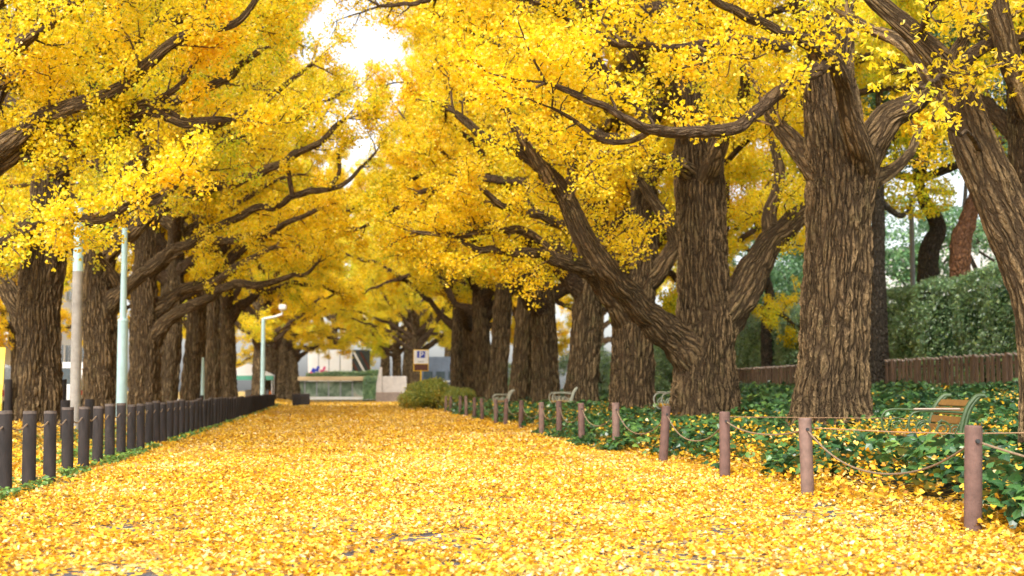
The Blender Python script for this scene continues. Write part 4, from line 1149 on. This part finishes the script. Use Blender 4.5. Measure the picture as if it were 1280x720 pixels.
for k in range(n_):
    o1, o2 = outer[1+k], outer[2+k]; i1, i2 = inner[1+k], inner[2+k]
    lt.prism([(o1[0], lc[1]+o1[1]), (o2[0], lc[1]+o2[1]), (i2[0], lc[1]+i2[1]), (i1[0], lc[1]+i1[1])], -.057, -.051)
lt.box((.005, -.054, lc[1]+.125), (.06, .006, .05)); lt.box((.005, -.054, lc[1]-.0125), (.06, .006, .05))
lt.build('letter', M['white'], bd)
mk = MB()
for dx in (-.14, -.06, .03, .12): mk.box((dx, -.045, zm+.12), (.05, .006, .06))
mk.build('small_writing', M['grey_metal'], bd)

# ================================================================== FAR END
def bx_px(x0, x1, y0, y1, Y, dep=.5):
    a = at(x0, y1, Y); b = at(x1, y0, Y)
    return ((a.x+b.x)/2, Y+dep/2, (a.z+b.z)/2), (b.x-a.x, dep, b.z-a.z)
# glass-fronted low wall with tan ledge
c, d = bx_px(372, 470, 472, 499, 152, .6)
r = empty('screen_wall', (c[0], 152, 0), 0, 'low greenish panelled screen wall closing the end of the path', 'wall')
zt = at(400, 476, 152).z; x0 = at(366, 490, 152).x-c[0]; x1 = at(470, 490, 152).x-c[0]
n = 7
for i in range(n):
    xa = x0+(x1-x0)*i/n; xb = x0+(x1-x0)*(i+1)/n
    MB().box(((xa+xb)/2, .2, zt/2), (xb-xa-.12, .12, zt-.1)).build('panel', M['glass_green'], r)
    MB().box((xb, .15, zt/2), (.12, .2, zt)).build('mullion', M['grey_metal'], r)
MB().box(((x0+x1)/2, .2, zt+.22), (x1-x0+.3, 1.0, .44), bev=.05).build('ledge', M['tan'], r)
MB().box(((x0+x1)/2, -.4, .25), (x1-x0+.3, .3, .28)).build('base_step', M['white_wall'], r)
# planting on the ledge
def strip_pts(L, H, D):
    def f(r_, n):
        x = r_.uniform(-L/2, L/2, n); z = r_.uniform(0, 1, n)*H*(.4+n2(x, x*0, .6, 3)*1.1); y = r_.uniform(-D/2, D/2, n)
        return np.stack([x, y, z], -1), np.stack([x*0, x*0-1, x*0+.5], -1)
    return f
q = empty('planter_shrub', (at(430, 490, 152).x, 152.3, zt+.42), 0, 'low green planting along the tan ledge of the screen wall', 'shrub')
leafy_blob('foliage', strip_pts((x1-x0)*.9, .6, .8), 5000, .18, 'hedge', q, 77)
q = empty('corner_shrub', (at(463, 490, 150).x, 150, 0), 0, 'narrow dark green shrub at the right end of the screen wall', 'shrub')
leafy_blob('foliage', strip_pts(1.4, 2.6, .8), 6000, .18, 'hedge', q, 78)
# white hoarding/building behind
bw = empty('white_building', (at(418, 450, 164).x, 164, 0), 0, 'white building behind the screen wall with blue and magenta marks', 'building')
xl = at(385, 450, 164).x-bw.location.x; xr = at(440, 450, 164).x-bw.location.x; zt2 = at(400, 437, 164).z
MB().box(((xl+xr)/2, 3, zt2/2), (xr-xl, 6, zt2)).build('wall', M['white_wall'], bw)
xr2 = at(462, 450, 164).x-bw.location.x
MB().box(((xr+xr2)/2+.05, 3.2, zt2/2), (xr2-xr, 5.6, zt2)).build('dark_bay', M['glassd'], bw)
for k in range(3):
    MB().box((xr+.25+.75*k, .25, 3.9), (.22, .1, 3.4), ry=-.5).build('red_stripe', M['sign_dark'] if k % 2 == 0 else M['white'], bw)
for (px, py, wpx, hpx, mm) in ((392, 463, 5, 5, 'sign_blue'), (397, 461, 3, 7, 'sign_blue'), (402, 464, 4, 3, 'graffiti'), (405, 461, 3, 6, 'graffiti'), (389, 466, 3, 3, 'graffiti'), (408, 465, 3, 3, 'graffiti')):
    cc = at(px, py, 164); MB().box((cc.x-bw.location.x, -.03, cc.z), (wpx*164/F, .05, hpx*164/F), ry=.4).build('wall_mark', M[mm], bw)
for px in (398, 411, 425):
    cc = at(px, 455, 164); MB().box((cc.x-bw.location.x, -.02, 4), (.08, .04, 6)).build('panel_joint', M['grey_metal'], bw)
# concrete gate pier and wall
cx = at(488, 490, 128)
r = empty('gate_wall', (cx.x, 128, 0), 0, 'stepped concrete gate wall at the right end of the path', 'wall')
zt = at(476, 459, 128).z
MB().prism([(-1.25, 0), (-.75, 0), (-.75, zt), (-.95, zt), (-1.25, zt*.5)], -.2, .3).build('pier', M['concrete'], r)
MB().box((.35, .1, 1.15), (2.15, .4, 2.3), bev=.03).build('slab', M['concrete'], r)
MB().box((.1, -.16, .45), (2.8, .3, .9), bev=.03).build('plinth', M['concrete_d'], r)
for k, px in enumerate((504, 507)):
    cc = at(px, 497, 118)
    o = MB().tube([(0, 0, -.1), (0, 0, .95)], .07, 12).build('white_post', M['white'], None, True, (cc.x, 118, 0))
    tag(o, ['white post beside the concrete gate wall, left one of two', 'white post beside the concrete gate wall, right one of two'][k], 'post')
# slate building right
cc = at(566, 470, 175); r = empty('slate_building', (cc.x, 175, 0), 0, 'slate blue building glimpsed between the sign and the right trunks', 'building')
zt = at(566, 446, 175).z
MB().box((0, 3, zt/2), (11, 6, zt)).build('wall', M['slate'], r)
for k in range(7):
    for j in range(2):
        MB().box((-4.5+1.5*k, -.03, 1.2+1.7*j), (1.1, .06, .9)).build('window', M['glassd'], r)
MB().box((0, -.1, 2.15), (11, .12, .1)).build('ledge', M['white'], r)

# tent and things left of the far lamp
cc = at(330, 480, 116); r = empty('market_tent', (cc.x-1.2, 116, 0), 0, 'small market tent with pale green roof behind the far lamp', 'tent')
zr = at(330, 470, 116).z
MB().prism([(-2, zr), (2, zr), (1.9, zr+.12), (0, zr+.95), (-1.9, zr+.12)], -1.6, 1.6).build('roof', M['white'], r)
MB().box((0, -1.63, zr-.16), (4, .04, .34)).build('valance', M['tent_green'], r)
for sx in (-1.9, 1.9):
    for sy in (-1.5, 1.5): MB().tube([(sx, sy, 0), (sx, sy, zr)], .04, 8).build('leg', M['white'], r)
MB().box((.6, .6, .55), (1.8, .8, 1.1), bev=.04).build('counter', M['grey_metal'], r)
cc = at(347, 488, 110)
o = MB(); o.prism([(-.3, 0), (-.22, 0), (0, .85), (.22, 0), (.3, 0), (.05, 1.0), (-.05, 1.0)], -.02, .02); o.prism([(-.3, 0), (-.22, 0), (0, .85), (.22, 0), (.3, 0), (.05, 1.0), (-.05, 1.0)], .25, .29)
o.box((0, .135, .95), (.1, .27, .06)); o.box((0, -.03, .45), (.34, .03, .5))
o = o.build('barrier', M['orange'], None, False, (cc.x-.5, 109, 0)); tag(o, 'small orange folding barrier near the tent', 'barrier')

# vehicles and buildings across the left street
def make_van(loc, rz, body, label, L=5.2, W=1.9, H=2.35):
    r = empty('parked_van', loc, rz, label, 'van')
    prof = [(-L/2, .35), (L/2-.1, .35), (L/2, .6), (L/2-.05, 1.05), (L/2-.5, 1.25), (L/2-1.1, 2.1), (L/2-1.5, H-.03), (L/2-2.2, H), (-L/2+.15, H), (-L/2, H-.2)]
    MB().prism([(a, b) for a, b in prof], -W/2, W/2).build('body', M[body], r)
    for s in (-1, 1):
        for (a, b) in ((-L/2+.25, -L/2+1.45), (-L/2+1.6, -L/2+2.8), (-L/2+2.95, L/2-1.15)):
            MB().box(((a+b)/2, s*(W/2+.006), 1.62), (b-a, .02, .68), bev=.006).build('window', M['glassd'], r)
        MB().box((0, s*(W/2+.012), .95), (L*.8, .02, .22)).build('side_stripe', M['red'], r)
        for xx in (-L/2+.95, L/2-.95):
            wh = MB().tube([(xx, s*(W/2-.2), .35), (xx, s*(W/2+.03), .35)], .35, 20).build('wheel', M['rubber'], r)
            MB().tube([(xx, s*(W/2+.02), .35), (xx, s*(W/2+.045), .35)], .2, 16).build('rim', M['grey_metal'], wh)
    for s in (-.7, .7): MB().box((L/2-.01, s, .82), (.06, .28, .2), bev=.02).build('headlight', M['white'], r)
    MB().box((L/2-.80, 0, 1.66), (.05, W*.86, .86), ry=-.62+0.0).build('windscreen', M['glassd'], r)
    return r
p = at(4, 500, 52); make_van((p.x-1.0, 52.5, 0), R(-80), 'van_yellow', 'yellow minibus with red side stripe at the left frame edge', H=2.55)
p = at(84, 480, 66); make_van((p.x, 66, 0), R(-90), 'white', 'white van seen between the two leftmost trunks', H=2.3)
def block(name, label, x, y, w, dp, H, rows, cols, m='white_wall'):
    r = empty(name, (x, y, 0), 0, label, 'building')
    MB().box((0, 0, H/2), (w, dp, H)).build('wall', M[m], r)
    for i in range(rows):
        for j in range(cols):
            f = MB().box((w/2+.02, -dp/2+dp*(j+.5)/cols, 1.6+(H-1.2)*i/rows), (.1, dp/cols*.6, (H/rows)*.5)).build('window', M['glassd'], r)
            MB().box((w/2+.09, -dp/2+dp*(j+.5)/cols, 1.6+(H-1.2)*i/rows), (.04, .08, (H/rows)*.5)).build('mullion', M['white'], f)
    for j in range(max(3, cols//2)):
        for i in range(rows):
            MB().box((-w/2+w*(j+.5)/max(3, cols//2), -dp/2-.02, 1.6+(H-1.2)*i/rows), (w/max(3, cols//2)*.6, .1, (H/rows)*.5)).build('window', M['glassd'], r)
    MB().box((0, 0, H+.15), (w+.4, dp+.4, .3)).build('roof', M['concrete'], r)
    return r
block('office_building', 'white office block beyond the street behind the leftmost trunks', -42, 100, 14, 26, 14, 4, 8)
block('office_building', 'white office block behind the second and third left trunks', -36, 150, 14, 30, 17, 5, 8)
block('office_building', 'pale building beyond the evergreens on the right', 62, 130, 22, 50, 14, 4, 10)

# ================================================================== LIGHT
SUN_EL, SUN_AZ = R(52), R(-150)      # azimuth from +Y clockwise seen from above is handled below
sd = Vector((math.sin(R(-25))*-1, -math.cos(R(-25)), 0))
sun_dir = Vector((-.30, -.62, .72)).normalized()   # towards the sun
sun = bpy.data.lights.new('sun', 'SUN'); sun.energy = 2.6; sun.angle = R(40); sun.color = (1, .95, .87)
so = bpy.data.objects.new('sun', sun); so.rotation_euler = sun_dir.to_track_quat('Z', 'Y').to_euler(); COL.objects.link(so)
wd_ = bpy.data.worlds.new('World'); SC.world = wd_; wd_.use_nodes = True
nt = wd_.node_tree; nt.nodes.clear()
sky = nt.nodes.new('ShaderNodeTexSky'); sky.sky_type = 'NISHITA'; sky.sun_disc = False
sky.sun_elevation = math.asin(sun_dir.z); sky.sun_rotation = math.atan2(sun_dir.x, sun_dir.y)
sky.air_density = 1.0; sky.dust_density = 3.0; sky.ozone_density = .6
hs = nt.nodes.new('ShaderNodeHueSaturation'); hs.inputs['Saturation'].default_value = .35
bgn = nt.nodes.new('ShaderNodeBackground'); bgn.inputs[1].default_value = .15
wo = nt.nodes.new('ShaderNodeOutputWorld')
nt.links.new(sky.outputs[0], hs.inputs['Color']); nt.links.new(hs.outputs[0], bgn.inputs[0]); nt.links.new(bgn.outputs[0], wo.inputs[0])
vs = SC.view_settings
vs.view_transform = 'Standard'; vs.look = 'None'; vs.gamma = 1; vs.use_curve_mapping = False
vs.exposure = 1.17
cy = SC.cycles
cy.max_bounces = 12; cy.diffuse_bounces = 9; cy.glossy_bounces = 2; cy.transmission_bounces = 6; cy.transparent_max_bounces = 4
cy.use_denoising = True; cy.use_adaptive_sampling = True; cy.adaptive_threshold = .02
cy.sample_clamp_indirect = 8
cy.use_fast_gi = False
